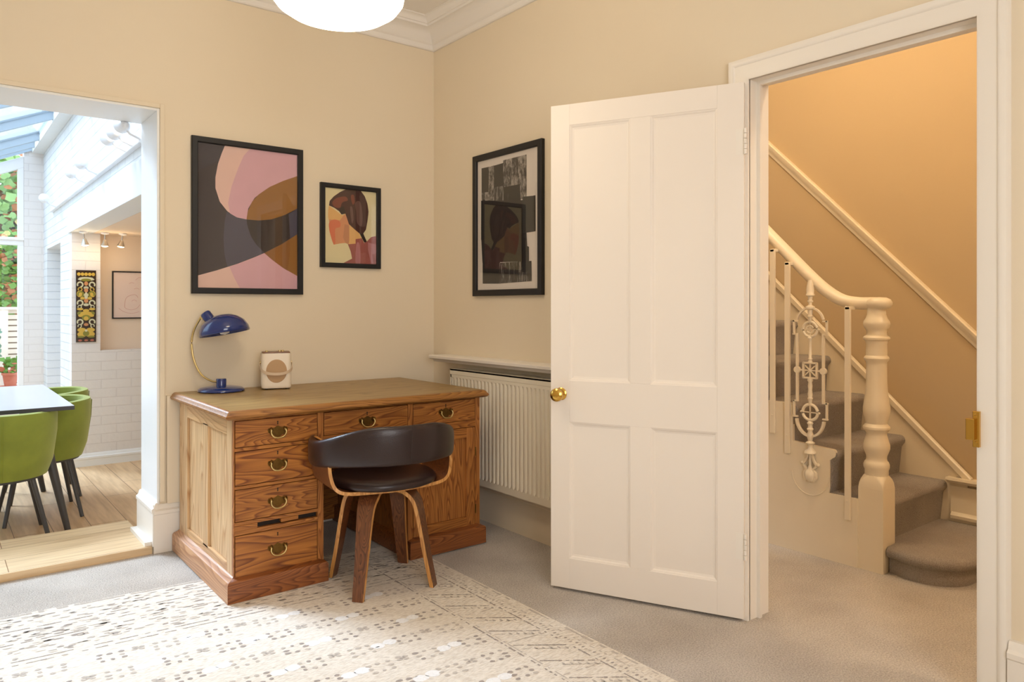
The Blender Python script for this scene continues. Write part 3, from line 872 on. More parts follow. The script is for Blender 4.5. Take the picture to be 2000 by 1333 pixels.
# painted tile panel on the brick pier
def tile_panel():
    x0, x1, z0, z1 = -1.532, -1.389, .914, 1.499; y = YD - .012
    t = thing('tile_panel', 'tall narrow panel of ornate yellow and brown tiles on the white brick', 'tile panel', ((x0 + x1) / 2, YD, z0))
    m = MB().box(x0, x1, YD - .012, YD, z0, z1)
    cx = (x0 + x1) / 2; H_ = z1 - z0; W_ = x1 - x0
    lay = [0]

    def sh(pts, mi, mirror=True):
        lay[0] += 1; yy = y - .0004 - .00002 * lay[0]
        m.poly([(cx + a * W_, yy, z0 + b_ * H_) for a, b_ in pts], mi)
        if mirror:
            m.poly([(cx - a * W_, yy, z0 + b_ * H_) for a, b_ in pts], mi)

    def ell(cx_, cz_, rx, rz, mi, mirror=True, n=14):
        sh([(cx_ + rx * cos(2 * pi * k / n), cz_ + rz * sin(2 * pi * k / n)) for k in range(n)], mi, mirror)

    def curl(cx_, cz_, r, mi):
        lay[0] += 1; yy = y - .0004 - .00002 * lay[0]
        for s in (1, -1):
            o = [(cx + s * (cx_ + r * cos(a)) * W_, yy, z0 + (cz_ + r * .26 * sin(a)) * H_) for a in [-.6 + k * 5.2 / 14 for k in range(15)]]
            i_ = [(cx + s * (cx_ + r * .55 * cos(a)) * W_, yy, z0 + (cz_ + r * .55 * .26 * sin(a)) * H_) for a in [-.6 + k * 5.2 / 14 for k in range(15)]]
            m.add(o + i_, [(k, k + 1, 15 + k + 1, 15 + k) for k in range(14)], mi)
    # 1 yellow 2 ivory 3 orange 4 olive 5 red
    for k in range(5): ell(-.36 + k * .18, .945, .09, .024, 1, False)
    ell(0, .89, .36, .016, 2, False); ell(0, .875, .42, .022, 2, False); ell(0, .865, .25, .02, 4, False)
    ell(0, .815, .10, .03, 3, False); ell(.33, .80, .0, .0, 2) if False else None
    curl(.30, .80, .17, 2); curl(.30, .735, .12, 1); ell(0, .755, .13, .022, 2, False); ell(0, .72, .10, .03, 3, False)
    ell(.33, .67, .14, .045, 1); curl(.27, .665, .18, 4); sh([(.0, .70), (.12, .66), (.05, .60), (0, .60)], 2)
    ell(.18, .61, .12, .02, 1); ell(0, .575, .11, .03, 3, False); curl(.30, .545, .17, 2); curl(.32, .49, .11, 2); ell(0, .52, .14, .02, 2, False)
    ell(.30, .46, .16, .018, 1); ell(0, .44, .16, .02, 1, False); ell(.30, .40, .14, .03, 4); ell(0, .395, .30, .035, 1, False); ell(.28, .37, .12, .02, 1)
    ell(0, .34, .22, .04, 4, False); ell(0, .33, .12, .03, 1, False); curl(.30, .28, .17, 2); curl(.32, .225, .11, 2); ell(0, .245, .12, .02, 3, False)
    ell(.22, .17, .22, .03, 1); ell(.20, .11, .24, .04, 1); ell(0, .12, .16, .04, 4, False); ell(0, .16, .07, .016, 2, False); ell(.26, .075, .18, .014, 4)
    for k in (-1, 0, 1): ell(k * .30, .025, .10, .014, 5, False)
    mats = [paint('tile brown glaze', srgb(52, 32, 18), .2), paint('tile yellow', srgb(208, 170, 70), .2), paint('tile ivory', srgb(206, 198, 160), .2),
            paint('tile orange', srgb(206, 140, 90), .2), paint('tile olive', srgb(132, 126, 48), .2), paint('tile red', srgb(170, 96, 74), .2)]
    obj('tile_face', m, mats, t, world=True, fix=False)
    for k in range(1, 4): obj('tile_joint', MB().box(x0, x1, YD - .0138, YD - .012, z0 + k * H_ / 4 - .0006, z0 + k * H_ / 4 + .0006), M_DARK, t, world=True)


tile_panel()


def frame_mesh(w_, h_, b_, d):
    # picture frame in local x-z, front towards -y, bevelled mitre
    m = MB(); vs = []
    ox, oz = w_ / 2, h_
    prof = [(0, 0), (0, -d + .003), (.003, -d), (b_ - .004, -d), (b_, -d + .004), (b_, 0)]
    for sx, sz in ((-1, 0), (1, 0), (1, 1), (-1, 1)):
        for a, yy in prof:
            vs.append((sx * (ox - a), yy, (a if sz == 0 else oz - a)))
    n = len(prof)
    m.add(vs, [(i * n + k, i * n + (k + 1) % n, ((i + 1) % 4) * n + (k + 1) % n, ((i + 1) % 4) * n + k) for i in range(4) for k in range(n)])
    return m


def lift(pts, y): return [(a, y, b_) for a, b_ in pts]


# framed line drawing in the niche
t = thing('framed_line_drawing', 'thin black framed pink line drawing hanging in the alcove niche', 'picture', (-1.10, YD + .12, 1.10))
obj('frame', frame_mesh(.30, .405, .010, .018), M_BLACK, t)
obj('print', MB().box(-.142, .142, -.006, -.001, .008, .397), paint('pale pink paper', srgb(232, 208, 194), .7), t)
m = MB()
for pts in ([(.03, .33), (.06, .355), (.09, .34), (.08, .30), (.075, .26)], [(-.055, .10), (-.045, .17), (-.01, .20), (.03, .205), (.05, .18)],
            [(-.055, .10), (-.04, .085), (.0, .075), (.04, .09), (.065, .12)], [(-.10, .09), (-.06, .06), (0, .045), (.06, .06)],
            [(-.02, .30), (.0, .31), (.02, .302)], [(.02, .255), (.04, .262), (.06, .252)], [(0, .15), (.02, .16), (.04, .15)], [(.10, .36), (.11, .25), (.10, .1)]):
    m.tube([(a, -.0065, b_) for a, b_ in [(p.x, p.y) for p in spline([(q[0], q[1], 0) for q in pts], 5)]], .0011, 5)
obj('line_drawing', m, paint('pink ink', srgb(206, 140, 128), .7), t)

# lit spot lamps under the alcove ceiling
def spot():
    t = thing('ceiling_spotlight', '', 'spotlight', (0, 0, 0))
    obj('ceiling_rose', MB().lathe([(0, 0), (.03, 0), (.03, -.012), (.008, -.018), (0, -.018)], n=20, cap=False), M_SPOTW, t, smooth=40)
    obj('stem', MB().cyl((0, 0, -.012), (0, 0, -.06), .005, 10), M_CHROME, t, smooth=60)
    obj('lamp_shade', MB().lathe([(.006, -.055), (.012, -.060), (.016, -.075), (.030, -.108), (.028, -.108), (.012, -.075)], n=24, cap=False), M_CHROME, t, smooth=50)
    obj('bulb', MB().lathe([(0, -.09), (.018, -.092), (.027, -.102), (.024, -.112), (.012, -.117), (0, -.118)], n=20, cap=False), M_BULB, t, smooth=60)
    return t


s0 = spot()
labs = ['lit chrome spotlight above the tile panel, leftmost of the three in the alcove',
        'lit chrome spotlight in the middle of the three under the alcove ceiling',
        'lit chrome spotlight nearest the framed line drawing in the alcove']
for i, x in enumerate((-1.499, -1.347, -1.217)):
    o = s0 if i == 0 else copy_tree(s0)
    o['label'] = labs[i]; o['group'] = 'alcove spotlights'
    o.location = (x, YD - .15, 1.803); o.rotation_euler = (.1, .12 * (i - 1), 0)
    light('alcove_spot_light', 'POINT', (x, YD - .20, 1.66), .45, (1.0, .74, .45), .03)

# track with white lamps on the brick wall
tr = thing('light_track', 'long white lighting track fixed high along the white brick wall', 'track', (XS, 2.2, 2.08))
obj('rail', MB().box(XS - .03, XS, .40, 4.10, 2.075, 2.095), M_SPOTW, tr, world=True, bevel=.002)


def tlamp():
    t = thing('track_spotlight', '', 'spotlight')
    obj('arm', MB().tube([(-.01, 0, 0), (-.06, 0, .02), (-.085, 0, .05)], .006, 8), M_SPOTW, t, smooth=60)
    T = Matrix.Translation((-.09, 0, .06)) @ Matrix.Rotation(-1.35, 4, 'X')
    obj('lamp_shade', MB().lathe([(0, -.050), (.012, -.049), (.020, -.040), (.028, -.010), (.042, .042), (.042, .048), (.039, .048), (.030, .0)], n=24, T=T, cap=False), M_SPOTW, t, smooth=50)
    obj('bulb', MB().lathe([(0, .03), (.03, .034), (.036, .04), (.030, .046), (0, .048)], n=20, T=T, cap=False), M_BULB, t, smooth=50)
    return t


t0 = tlamp()
tl = [(.36, 'white track spotlight nearest the wide opening, at the right end of the track'), (.56, 'white track spotlight second from the wide opening on the track'),
      (.74, 'white track spotlight third from the wide opening on the track'), (1.66, 'white track spotlight midway along the track, the nearer of its pair'),
      (2.1, 'white track spotlight midway along the track, the farther of its pair'), (3.69, 'white track spotlight at the far end of the track near the garden window')]
for i, (y, lb) in enumerate(tl):
    o = t0 if i == 0 else copy_tree(t0)
    o['label'] = lb; o['group'] = 'track spotlights on the brick wall'; o.location = (XS - .02, y, 2.085)

# dining table
t = thing('dining_table', 'slate grey dining table with slanted black legs beyond the opening', 'table', (-2.3, 1.64, ZD))
m = MB().box(-2.72, -1.818, .912, 2.37, .618, .640, 1); m.box(-2.719, -1.819, .913, 2.369, .640, .641, 0)
obj('tabletop', m, [M_TABLE, M_TEDGE], t, world=True, bevel=.001)
obj('table_frame', MB().box(-2.42, -2.14, 1.30, 2.0, .590, .618), M_BLKMET, t, world=True)
for x0, y0, x1, y1 in ((-1.832, 1.057, -1.975, 1.14), (-1.832, 2.22, -1.975, 2.14), (-2.70, 1.057, -2.56, 1.14), (-2.70, 2.22, -2.56, 2.14)):
    obj('leg', MB().cyl((x0, y0, ZD), (x1, y1, .618), .016, 18, r2=.032), M_BLKMET, t, world=True, smooth=50)

# green velvet chairs
def velvet():
    t = thing('velvet_dining_chair', '', 'chair')
    m = MB(); N = 36; cols = []
    th = .045
    for i in range(N + 1):
        a = radians(270 - 108 + 216 * i / N); f = abs(i / N - .5) * 2
        top = .725 - .02 * f ** 2
        rb, rt = .235, .285
        ring = []
        for (tt, zz) in ((0, .36), (.35, .44), (.75, .60), (1, top - .02)):
            r = rb + (rt - rb) * min(1, tt * 1.25) ** .7; ring.append((r, zz))
        r = rt; ring.append((r - .004, top - .006)); ring.append((r - th / 2, top)); ring.append((r - th + .004, top - .006)); ring.append((r - th, top - .03))
        ring += [(rb - th + .03, .46), (rb - th + .01, .36)]
        k = 1.0 if 0 < i < N else .93
        for r, z in ring:
            m.v.append(((r) * cos(a), (r) * sin(a) * .98 + .0, z))
        cols.append(len(ring))
    R = cols[0]
    for i in range(N):
        for k in range(R):
            m.f.append([i * R + k, i * R + (k + 1) % R, (i + 1) * R + (k + 1) % R, (i + 1) * R + k]); m.m.append(0)
    m.f.append(list(range(R))); m.m.append(0); m.f.append([N * R + k for k in range(R)]); m.m.append(0)
    o = obj('backrest', m, M_VELV, t, smooth=50)
    for dx in (-.008, .008):
        obj('seam', MB().tube([(dx, -.286, .70), (dx, -.281, .6), (dx, -.26, .45), (dx, -.236, .37)], .0016, 6), M_VELV, t, smooth=60)
    obj('seat', MB().lathe([(0, .36), (.20, .36), (.235, .375), (.245, .42), (.225, .455), (.12, .468), (0, .47)], n=36, cap=False, T=Matrix.Translation((0, .02, 0))), M_VELV, t, smooth=60)
    obj('seat_frame', MB().lathe([(.0, .345), (.215, .345), (.215, .362), (0, .362)], n=32, cap=False), M_BLKMET, t, smooth=40)
    return t


def vleg(t, fx, fy):
    a = atan2(fy, fx)
    obj('leg', MB().cyl((fx, fy, 0), (fx * .66, fy * .66, .352), .011, 14, r2=.014), M_BLKMET, t, smooth=60)


vc = velvet()
for sx, sy in ((1, -1), (-1, -1), (1, 1), (-1, 1)): vleg(vc, .225 * sx, .20 * sy if sy < 0 else .20)
cl = [((-2.165, 1.09, ZD), 0.0, 'green velvet tub chair at the near end of the grey table, back to the room'),
      ((-1.92, 1.56, ZD), pi / 2, 'green velvet tub chair at the near right side of the grey table'),
      ((-1.85, 2.13, ZD), pi / 2, 'green velvet tub chair at the far right of the grey table, behind its nearer neighbour'),
      ((-2.39, 1.93, ZD), -pi / 2, 'velvet tub chair on the left side of the grey table, only a black leg showing')]
for i, (l, r, lb) in enumerate(cl):
    o = vc if i == 0 else copy_tree(vc)
    o.location = l; o.rotation_euler = (0, 0, r); o['label'] = lb; o['group'] = 'green velvet chairs round the dining table'

# ------------------------------------------------------------------ garden
struct('ground_patio', MB().box(-9, 3, YE + .1, 12, -.3, -.16), M_PATIO)
fe = thing('garden_fence', 'cream slatted garden fence beyond the dining window', 'fence', (-2.5, 6.6, -.16))
for x in (-4.8, -3.6, -2.5, -1.78, -.6):
    obj('fence_post', MB().box(x - .045, x + .045, 6.56, 6.62, -.16, 1.17), M_FENCE, fe, world=True)
m = MB(); z = -.1
while z < 1.13:
    m.box(-5, -.3, 6.62, 6.64, z, z + .052); z += .068
obj('slats', m, M_FENCE, fe, world=True)
obj('fence_cap', MB().box(-5, -.3, 6.55, 6.66, 1.17, 1.20), M_FENCE, fe, world=True)


def leaves(n, box_, size, seed, up=.3):
    rnd = random.Random(seed); m = MB()
    for i in range(n):
        c = Vector([rnd.uniform(box_[k], box_[k + 1]) for k in (0, 2, 4)])
        s = size * rnd.uniform(.6, 1.3)
        R = Matrix.Rotation(rnd.uniform(-1, 1), 3, 'X') @ Matrix.Rotation(rnd.uniform(-.9, .9), 3, 'Y') @ Matrix.Rotation(rnd.uniform(0, 6.28), 3, 'Y')
        pts = [(0, 0, -.5), (.32, .03, -.35), (.5, 0, .0), (.25, -.03, .2), (0, .04, .55), (-.25, -.03, .2), (-.5, 0, 0), (-.32, .03, -.35)]
        m.poly([c + R @ (Vector(p) * s) for p in pts], 0 if rnd.random() > .25 else 1)
    return m


obj('ivy', leaves(5200, (-3.4, -1.0, 6.74, 6.96, 1.1, 2.1), .085, 3), [M_LEAF, M_LEAF2], loc=(-2.5, 6.8, 1.1), fix=False, kind='stuff', label='green and rust coloured ivy growing over the top of the garden fence', category='ivy')
t = thing('garden_tree', 'pale green leafy tree rising behind the garden fence', 'tree', (-1.6, 8.6, -.16))
obj('trunk', MB().cyl((-1.6, 8.6, -.16), (-1.5, 8.6, 2.6), .12, 12, r2=.07), M_BARK, t, world=True, smooth=60)
m = leaves(4200, (-4.0, -.6, 7.9, 9.2, 1.7, 3.25), .13, 9)
obj('crown', m, [M_LEAF3, M_LEAF2], t, world=True, fix=False, kind='stuff')
t = thing('potted_flower', 'terracotta pot with a small flowering plant by the fence', 'potted plant', (-1.74, 6.2, .3))
obj('pot', MB().lathe([(0, 0), (.055, 0), (.075, .13), (.085, .13), (.085, .155), (.07, .155), (.06, .12), (0, .12)], (-1.74, 6.2, .3), 20, cap=False), M_TERR, t, world=True, smooth=40)
obj('foliage', leaves(60, (-1.83, -1.66, 6.13, 6.27, .45, .62), .06, 5), [M_LEAF, M_TERR], t, world=True, fix=False)
m = MB().box(-2.15, -1.58, 6.05, 6.35, .24, .30)
for x in (-2.12, -1.64): m.box(x, x + .04, 6.08, 6.12, -.16, .24); m.box(x, x + .04, 6.28, 6.32, -.16, .24)
obj('garden_bench', m, M_TERR, loc=(-1.86, 6.2, -.16), label='terracotta coloured garden bench carrying the flower pot', category='bench')
t = thing('potted_shrub', 'blue green leafy shrub in a pot on the patio', 'potted plant', (-2.02, 6.25, -.16))
obj('pot', MB().lathe([(0, 0), (.10, 0), (.14, .26), (.155, .26), (.155, .30), (.13, .30), (.12, .25), (0, .25)], (-2.02, 5.75, -.16), 20, cap=False), M_TERR, t, world=True, smooth=40)
obj('foliage', leaves(170, (-2.17, -1.87, 5.65, 5.85, .66, .98), .07, 6), [M_BLUEG, M_BLUEG], t, world=True, fix=False)
obj('stem', MB().cyl((-2.02, 5.75, .05), (-2.02, 5.75, .8), .012, 8), M_BARK, t, world=True)
# ================================================================== PENDANT
PC = Vector((-1.36, -1.54, 0))
t = thing('pendant_lamp', 'lit round opal glass pendant lamp hanging from the ceiling', 'pendant lamp', (PC.x, PC.y, 2.18))
pr = [(0, 2.183), (.06, 2.186), (.12, 2.196), (.17, 2.213), (.205, 2.236), (.224, 2.262), (.228, 2.285), (.220, 2.310), (.19, 2.338), (.14, 2.362), (.08, 2.378), (.05, 2.384)]
obj('lamp_shade', MB().lathe(pr, (PC.x, PC.y, 0), 64, cap=False), M_OPAL, t, world=True, smooth=60)
obj('lamp_holder', MB().lathe([(0, 2.37), (.052, 2.37), (.052, 2.41), (.02, 2.43), (0, 2.43)], (PC.x, PC.y, 0), 24, cap=False), M_BRASS, t, world=True, smooth=40)
obj('cord', MB().cyl((PC.x, PC.y, 2.42), (PC.x, PC.y, 2.92), .004, 8), M_TRIMW, t, world=True)
obj('ceiling_rose', MB().lathe([(0, 2.90), (.045, 2.90), (.055, 2.915), (.055, 2.93), (0, 2.93)], (PC.x, PC.y, 0), 28, cap=False), M_TRIMW, t, world=True, smooth=40)

# ================================================================== DESK
ZR = .007                                     # everything on the rug stands on its pile
DX0, DX1, DYF, DYB = -1.498, -.268, -.86, -.045
TZ = .780
desk = thing('pedestal_desk', 'honey pine pedestal desk with brass drawer pulls against the wall', 'desk', (-.89, -.45, ZR))


def D(name, mb, mat, parent=desk, **kw): return obj(name, mb, mat, parent, world=(parent is desk), **kw)


# top with moulded edge and inset worn surface
m = MB(); x0, x1, y0, y1 = -1.538, -.236, -.895, -.03
prof = [(.016, .742), (.006, .746), (.0, .753), (.0, .760), (.006, .765), (.009, .772), (.018, .779), (.024, .780)]
loops = [[(x0 + a, y0 + a, z), (x1 - a, y0 + a, z), (x1 - a, y1, z), (x0 + a, y1, z)] for a, z in prof]
vs = [p for l in loops for p in l]
m.add(vs, [(i * 4 + q, i * 4 + (q + 1) % 4, (i + 1) * 4 + (q + 1) % 4, (i + 1) * 4 + q) for i in range(len(prof) - 1) for q in range(4)] + [(0, 1, 2, 3)], 1)
l_ = loops[-1]; i0 = .055
inn = [(x0 + i0, y0 + i0, .780), (x1 - i0, y0 + i0, .780), (x1 - i0, y1 - i0 * .6, .780), (x0 + i0, y1 - i0 * .6, .780)]
m.add(l_ + inn, [(q, (q + 1) % 4, 4 + (q + 1) % 4, 4 + q) for q in range(4)], 0); m.add(inn, [(0, 1, 2, 3)], 0)
desktop = D('desktop', m, [M_PINETOP, M_PINEEDGE], smooth=35)
# carcase: side with two recessed panels, back, bottom and front frame
YM = -.462
def side(x, s):
    m = MB(); th = .020
    xa, xb = (x, x + th) if s > 0 else (x - th, x)
    zt, zb = .742, ZR + .02
    m.box(xa, xb, DYF + .0205, -.775, zb, zt, 0); m.box(xa, xb, -.18, DYB, zb, zt, 0); m.box(xa, xb, -.510, -.437, .13, .68, 0)
    m.box(xa, xb, -.775, -.18, .672, zt, 1); m.box(xa, xb, -.775, -.18, zb, .140, 1)
    pn = (xa + .011, xb) if s > 0 else (xa, xb - .011)
    m.box(pn[0], pn[1] - .003, -.775, -.510, .14, .672, 2); m.box(pn[0], pn[1] - .003, -.437, -.18, .14, .672, 2)
    return m


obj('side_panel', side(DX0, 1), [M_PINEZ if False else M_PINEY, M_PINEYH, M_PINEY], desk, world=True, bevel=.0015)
obj('side_panel', side(DX1, -1), [M_PINEZ, M_PINEX, M_PINEZ], desk, world=True, bevel=.0015)
# kneehole sides and back
for x in (-1.118, -.668):
    obj('kneehole_side', MB().box(x - (.018 if x < -1 else 0), x + (0 if x < -1 else .018), DYF + .01, DYB, .02, .62), M_PINEZ, desk, world=True)
obj('back_panel', MB().box(DX0 + .02, -1.118, DYB - .012, DYB, .02, .742).box(-.668, DX1 - .02, DYB - .012, DYB, .02, .742).box(-1.118, -.668, DYB - .012, DYB, .02, .742), M_PINEX, desk, world=True)
# front frame
m = MB(); f0, f1 = DYF, DYF + .020
m.box(DX0 + .0205, -1.495 + .0, f0, f1, .1, .742) if False else None
m.box(DX0, -1.493, f0 - .0005, f1, .09, .742, 1)
m.box(-1.137, -1.110, f0, f1, .09, .742, 1); m.box(-.686, -.659, f0, f1, .09, .742, 1); m.box(-.296, DX1, f0, f1, .09, .742, 1)
m.box(-1.493, -1.137, f0, f1, .736, .742, 0)
m.box(-1.110, -.686, f0, f1, .738, .742, 0); m.box(-.659, -.296, f0, f1, .738, .742, 0)
for z0, z1 in ((.610, .624), (.455, .468), (.268, .286), (.308, .322)): m.box(-1.493, -1.137, f0, f1, z0, z1, 0)
m.box(-1.110, -.686, f0, f1, .612, .634, 0); m.box(-.659, -.296, f0, f1, .596, .630, 0)
m.box(-1.493, -1.137, f0, f1, .09, .098, 0); m.box(-.659, -.296, f0, f1, .09, .098, 0)
m.box(-1.493, -.296, f1, f1 + .004, .60, .74, 2); m.box(-1.493, -1.137, f1, f1 + .004, .09, .60, 2)
# slim ledge with worn notches between third and fourth drawers
m.box(-1.493, -1.40, f0 - .001, f1, .2865, .3075, 0); m.box(-1.30, -1.225, f0 - .001, f1, .292, .3075, 0)
obj('front_frame', m, [M_PINEX, M_PINEZ, M_DARK], desk, world=True, bevel=.001)


def pull(parent, x, z, y):
    # aged brass back plate and a swinging bail
    k = MB(); w_ = .043
    out = []
    for a, b_ in ((-.043, .004), (-.040, .014), (-.032, .010), (-.028, .018), (-.018, .012), (-.010, .016), (0, .022), (.010, .016), (.018, .012), (.028, .018), (.032, .010), (.040, .014), (.043, .004),
                  (.040, -.006), (.032, -.010), (.030, -.018), (.018, -.016), (.012, -.024), (0, -.028), (-.012, -.024), (-.018, -.016), (-.030, -.018), (-.032, -.010), (-.040, -.006)):
        out.append((x + a, z + b_))
    k.prism(out, y - .0025, y, 'xzy')
    for s in (-1, 1): k.lathe([(0, 0), (.008, 0), (.009, .006), (.006, .012), (0, .014)], n=14, cap=False, T=Matrix.Translation((x + s * .030, y, z + .006)) @ Matrix.Rotation(pi / 2, 4, 'X'))
    h = obj('drawer_pull', k, M_BRASSD, parent, world=False, bevel=.0006)
    b = MB().tube([Vector((x + a, y - .012 - c, z + d)) for a, c, d in [(p.x, p.y, p.z) for p in spline([(-.030, 0, .006), (-.032, .003, -.008), (-.022, .006, -.022), (-.008, .007, -.027), (.008, .007, -.027), (.022, .006, -.022), (.032, .003, -.008), (.030, 0, .006)], 4)]], .0032, 8)
    obj('bail_handle', b, M_BRASSL, h, smooth=60)
    # keyhole
    return h


def drawer(x0, x1, z0, z1, mat, px, pz):
    g = .0025; y = DYF - .001
    m = MB().box(x0 + g, x1 - g, y, y + .018, z0 + g, z1 - g)
    o = obj('drawer', m, mat, desk, bevel=.0015, world=False)
    o.location = (0, 0, 0)
    # express the meshes in desk space
    pull(o, px, pz, y)
    kh = MB().prism([(px + a, z1 - .018 + b_) for a, b_ in arc(0, 0, .003, -.9, pi + .9, 10)] + [(px - .0022, z1 - .030), (px + .0022, z1 - .030)], y - .0006, y + .004, 'xzy')
    obj('keyhole', kh, M_DARK, o)
    return o


drs = [drawer(-1.493, -1.137, .624, .736, M_PINEX, -1.315, .680), drawer(-1.493, -1.137, .468, .610, M_PINEX2, -1.315, .543),
       drawer(-1.493, -1.137, .322, .455, M_PINEX, -1.315, .386), drawer(-1.493, -1.137, .098, .268, M_PINEX2, -1.315, .188),
       drawer(-1.110, -.686, .634, .738, M_PINEX, -.900, .683), drawer(-.659, -.296, .630, .738, M_PINEX, -.474, .684)]
for o in drs:                                  # meshes above were written in room coordinates
    o.location = -Vector(desk.location)
# cupboard door in the right pedestal
m = MB(); y = DYF - .001; g = .003
a0, a1, z0, z1 = -.659 + g, -.296 - g, .098 + g, .596 - g
m.box(a0, a0 + .052, y, y + .018, z0, z1, 1); m.box(a1 - .050, a1, y, y + .018, z0, z1, 1)
m.box(a0 + .052, a1 - .050, y, y + .018, z1 - .05, z1, 0); m.box(a0 + .052, a1 - .050, y, y + .018, z0, z0 + .045, 0)
m.box(a0 + .052, a1 - .050, y + .009, y + .016, z0 + .045, z1 - .05, 2)
cd = obj('cupboard_door', m, [M_PINEX, M_PINEZ, M_PINEZ], desk, world=True, bevel=.0015)
for z in (.47, .18):
    obj('hinge', MB().cyl((-.296, DYF - .004, z - .022), (-.296, DYF - .004, z + .022), .003, 10), M_BRASSD, desk, world=True)
# plinths round each pedestal
for px0, px1 in ((-1.530, -1.100), (-.690, -.250)):
    m = MB(); py0, py1 = -.890, DYB + .01; t_ = .020
    prof = [(0, ZR), (0, .082), (.004, .090), (.012, .094), (.024, .097), (.032, .104), (.032, ZR)]
    vs = []; n = len(prof)
    for cx, sx, cy, sy in ((px0, 1, py1, 0), (px0, 1, py0, 1), (px1, -1, py0, 1), (px1, -1, py1, 0)):
        for a, z in prof: vs.append((cx + sx * a, cy + sy * a, z))
    fs = []; mm = []
    for i in range(3):
        for k in range(n):
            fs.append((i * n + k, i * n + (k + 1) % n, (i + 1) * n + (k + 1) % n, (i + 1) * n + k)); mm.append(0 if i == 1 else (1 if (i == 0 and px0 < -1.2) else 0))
    fs += [tuple(range(n)), tuple(3 * n + k for k in range(n))]; mm += [1, 1]
    o = len(m.v); m.v += vs
    for f, q in zip(fs, mm): m.f.append(list(f)); m.m.append(q)
    obj('plinth', m, [M_PLINTH, M_PLINTHY], desk, world=True, smooth=35)
    obj('pedestal_base', MB().box(px0 + .034, px1 - .034, -.85, DYB, .06, .075), M_PINEX, desk, world=True)

# ------------------------------------------------------------------ desk lamp
t = thing('desk_lamp', 'navy blue desk lamp with a curved brass stem standing on the desk', 'lamp', (-1.325, -.130, TZ))
obj('base', MB().lathe([(0, 0), (.104, 0), (.110, .005), (.109, .012), (.098, .020), (.06, .027), (.03, .030), (0, .031)], n=48, cap=False), M_NAVY, t, smooth=50)
obj('stem_socket', MB().lathe([(.024, .026), (.0245, .060), (.022, .064), (0, .0645)], n=28, cap=False), M_NAVY, t, smooth=50)
# lamp lies in a vertical plane roughly facing the camera: local a-axis = image right
A = Vector((RGT.x, RGT.y, 0))
def L3(a, z): return A * a + Vector((0, 0, z))
st = spline([L3(-.020, .048), L3(-.05, .052), L3(-.10, .085), L3(-.135, .155), L3(-.147, .235), L3(-.137, .30), L3(-.108, .358), L3(-.098, .372)], 6)
obj('stem', MB().tube(st, .0048, 12), M_BRASSL, t, smooth=60, label='curved brass stem')
ax = (A * -.56 + Vector((0, 0, .83))).normalized()          # axis of the shade holder, leaning left
side_ = ax.cross(Vector((0, 1, 0))).normalized()
def axT(c, ax_):
    q = Vector((0, 0, 1)).rotation_difference(ax_).to_matrix().to_4x4(); return Matrix.Translation(c) @ q
sax = (A * -.19 + Vector((0, 0, .98)) + Vector((FWD.x, FWD.y, 0)) * .02).normalized()
cs = L3(.018, .288)
T = axT(cs, sax)
obj('lamp_shade', MB().lathe([(.118, .0), (.121, .003), (.117, .026), (.102, .055), (.076, .078), (.045, .092), (.0, .098), (.0, .095), (.044, .089), (.075, .075), (.100, .052), (.114, .024), (.118, .0)], n=56, T=T, cap=False), M_NAVY, t, smooth=55)
T2 = axT(L3(-.052, .352), (A * -.62 + Vector((0, 0, .78))).normalized())
obj('bulb_holder', MB().lathe([(.024, -.03), (.026, .0), (.026, .042), (.022, .048), (0, .049)], n=28, T=T2, cap=False), M_NAVY, t, smooth=45)
obj('swivel_joint', MB().lathe([(0, -.012), (.010, -.008), (.012, 0), (.010, .008), (0, .012)], tuple(L3(-.092, .368)), 18, cap=False).cyl(L3(-.09, .368), L3(-.06, .362), .006, 12), M_BRASSL, t, smooth=60)
obj('bulb', MB().lathe([(0, -.006), (.02, 0), (.028, .018), (.02, .04), (.012, .06)], n=24, T=axT(cs, sax), cap=False), M_SPOTW, t, smooth=60)

# ------------------------------------------------------------------ small radio
rz = atan2(-.25, 1) * .35
t = thing('portable_radio', 'small cream portable radio with a walnut top and leather strap on the desk', 'radio', (-1.062, -.165, TZ), -.30)
W2, D2, H2 = .073, .060, .184
sec = rrect(W2, D2, .018, 5)
rings = [(.006, .94), (.008, .97), (.014, .993), (.022, 1.0), (H2 - .006, 1.0), (H2, .99)]
m = MB(); vs = [(a * s, b_ * s, z) for z, s in rings for a, b_ in sec]; n = len(sec)
m.add(vs, [(j * n + k, j * n + (k + 1) % n, (j + 1) * n + (k + 1) % n, (j + 1) * n + k) for j in range(len(rings) - 1) for k in range(n)] + [tuple(range(n)), tuple((len(rings) - 1) * n + k for k in range(n))])
obj('body', m, M_CREAMP, t, smooth=40)
obj('top_plate', MB().prism([(a * .93, b_ * .90) for a, b_ in sec], H2, H2 + .006), M_WALP, t, bevel=.001)
for a, b_ in ((-.045, 0), (.02, .012), (.035, .012)): obj('control_knob', MB().lathe([(0, 0), (.007, 0), (.007, .006), (0, .007)], (a, b_, H2 + .006), 16, cap=False), M_BRASSL, t, smooth=40)
obj('speaker_grille', MB().lathe([(0, .001), (.047, .001), (.050, .0), (.052, -.003), (.052, -.006)], n=40, cap=False, T=Matrix.Translation((0, -D2 - .001, .094)) @ Matrix.Rotation(pi / 2, 4, 'X') @ Matrix.Scale(1.18, 4, (0, 1, 0))), M_GRILL, t, smooth=40)
hp_ = [(-W2 - .004, 0, .135), (-W2 - .007, -.02, .118), (-W2 + .002, -.056, .098), (-.04, -.074, .084), (0, -.078, .080), (.04, -.074, .084), (W2 - .002, -.056, .098), (W2 + .007, -.02, .118), (W2 + .004, 0, .135)]
obj('carry_strap', MB().sweep(spline(hp_, 6), [(-.0012, -.007), (.0012, -.007), (.0012, .007), (-.0012, .007)]), M_STRAP, t, smooth=50)
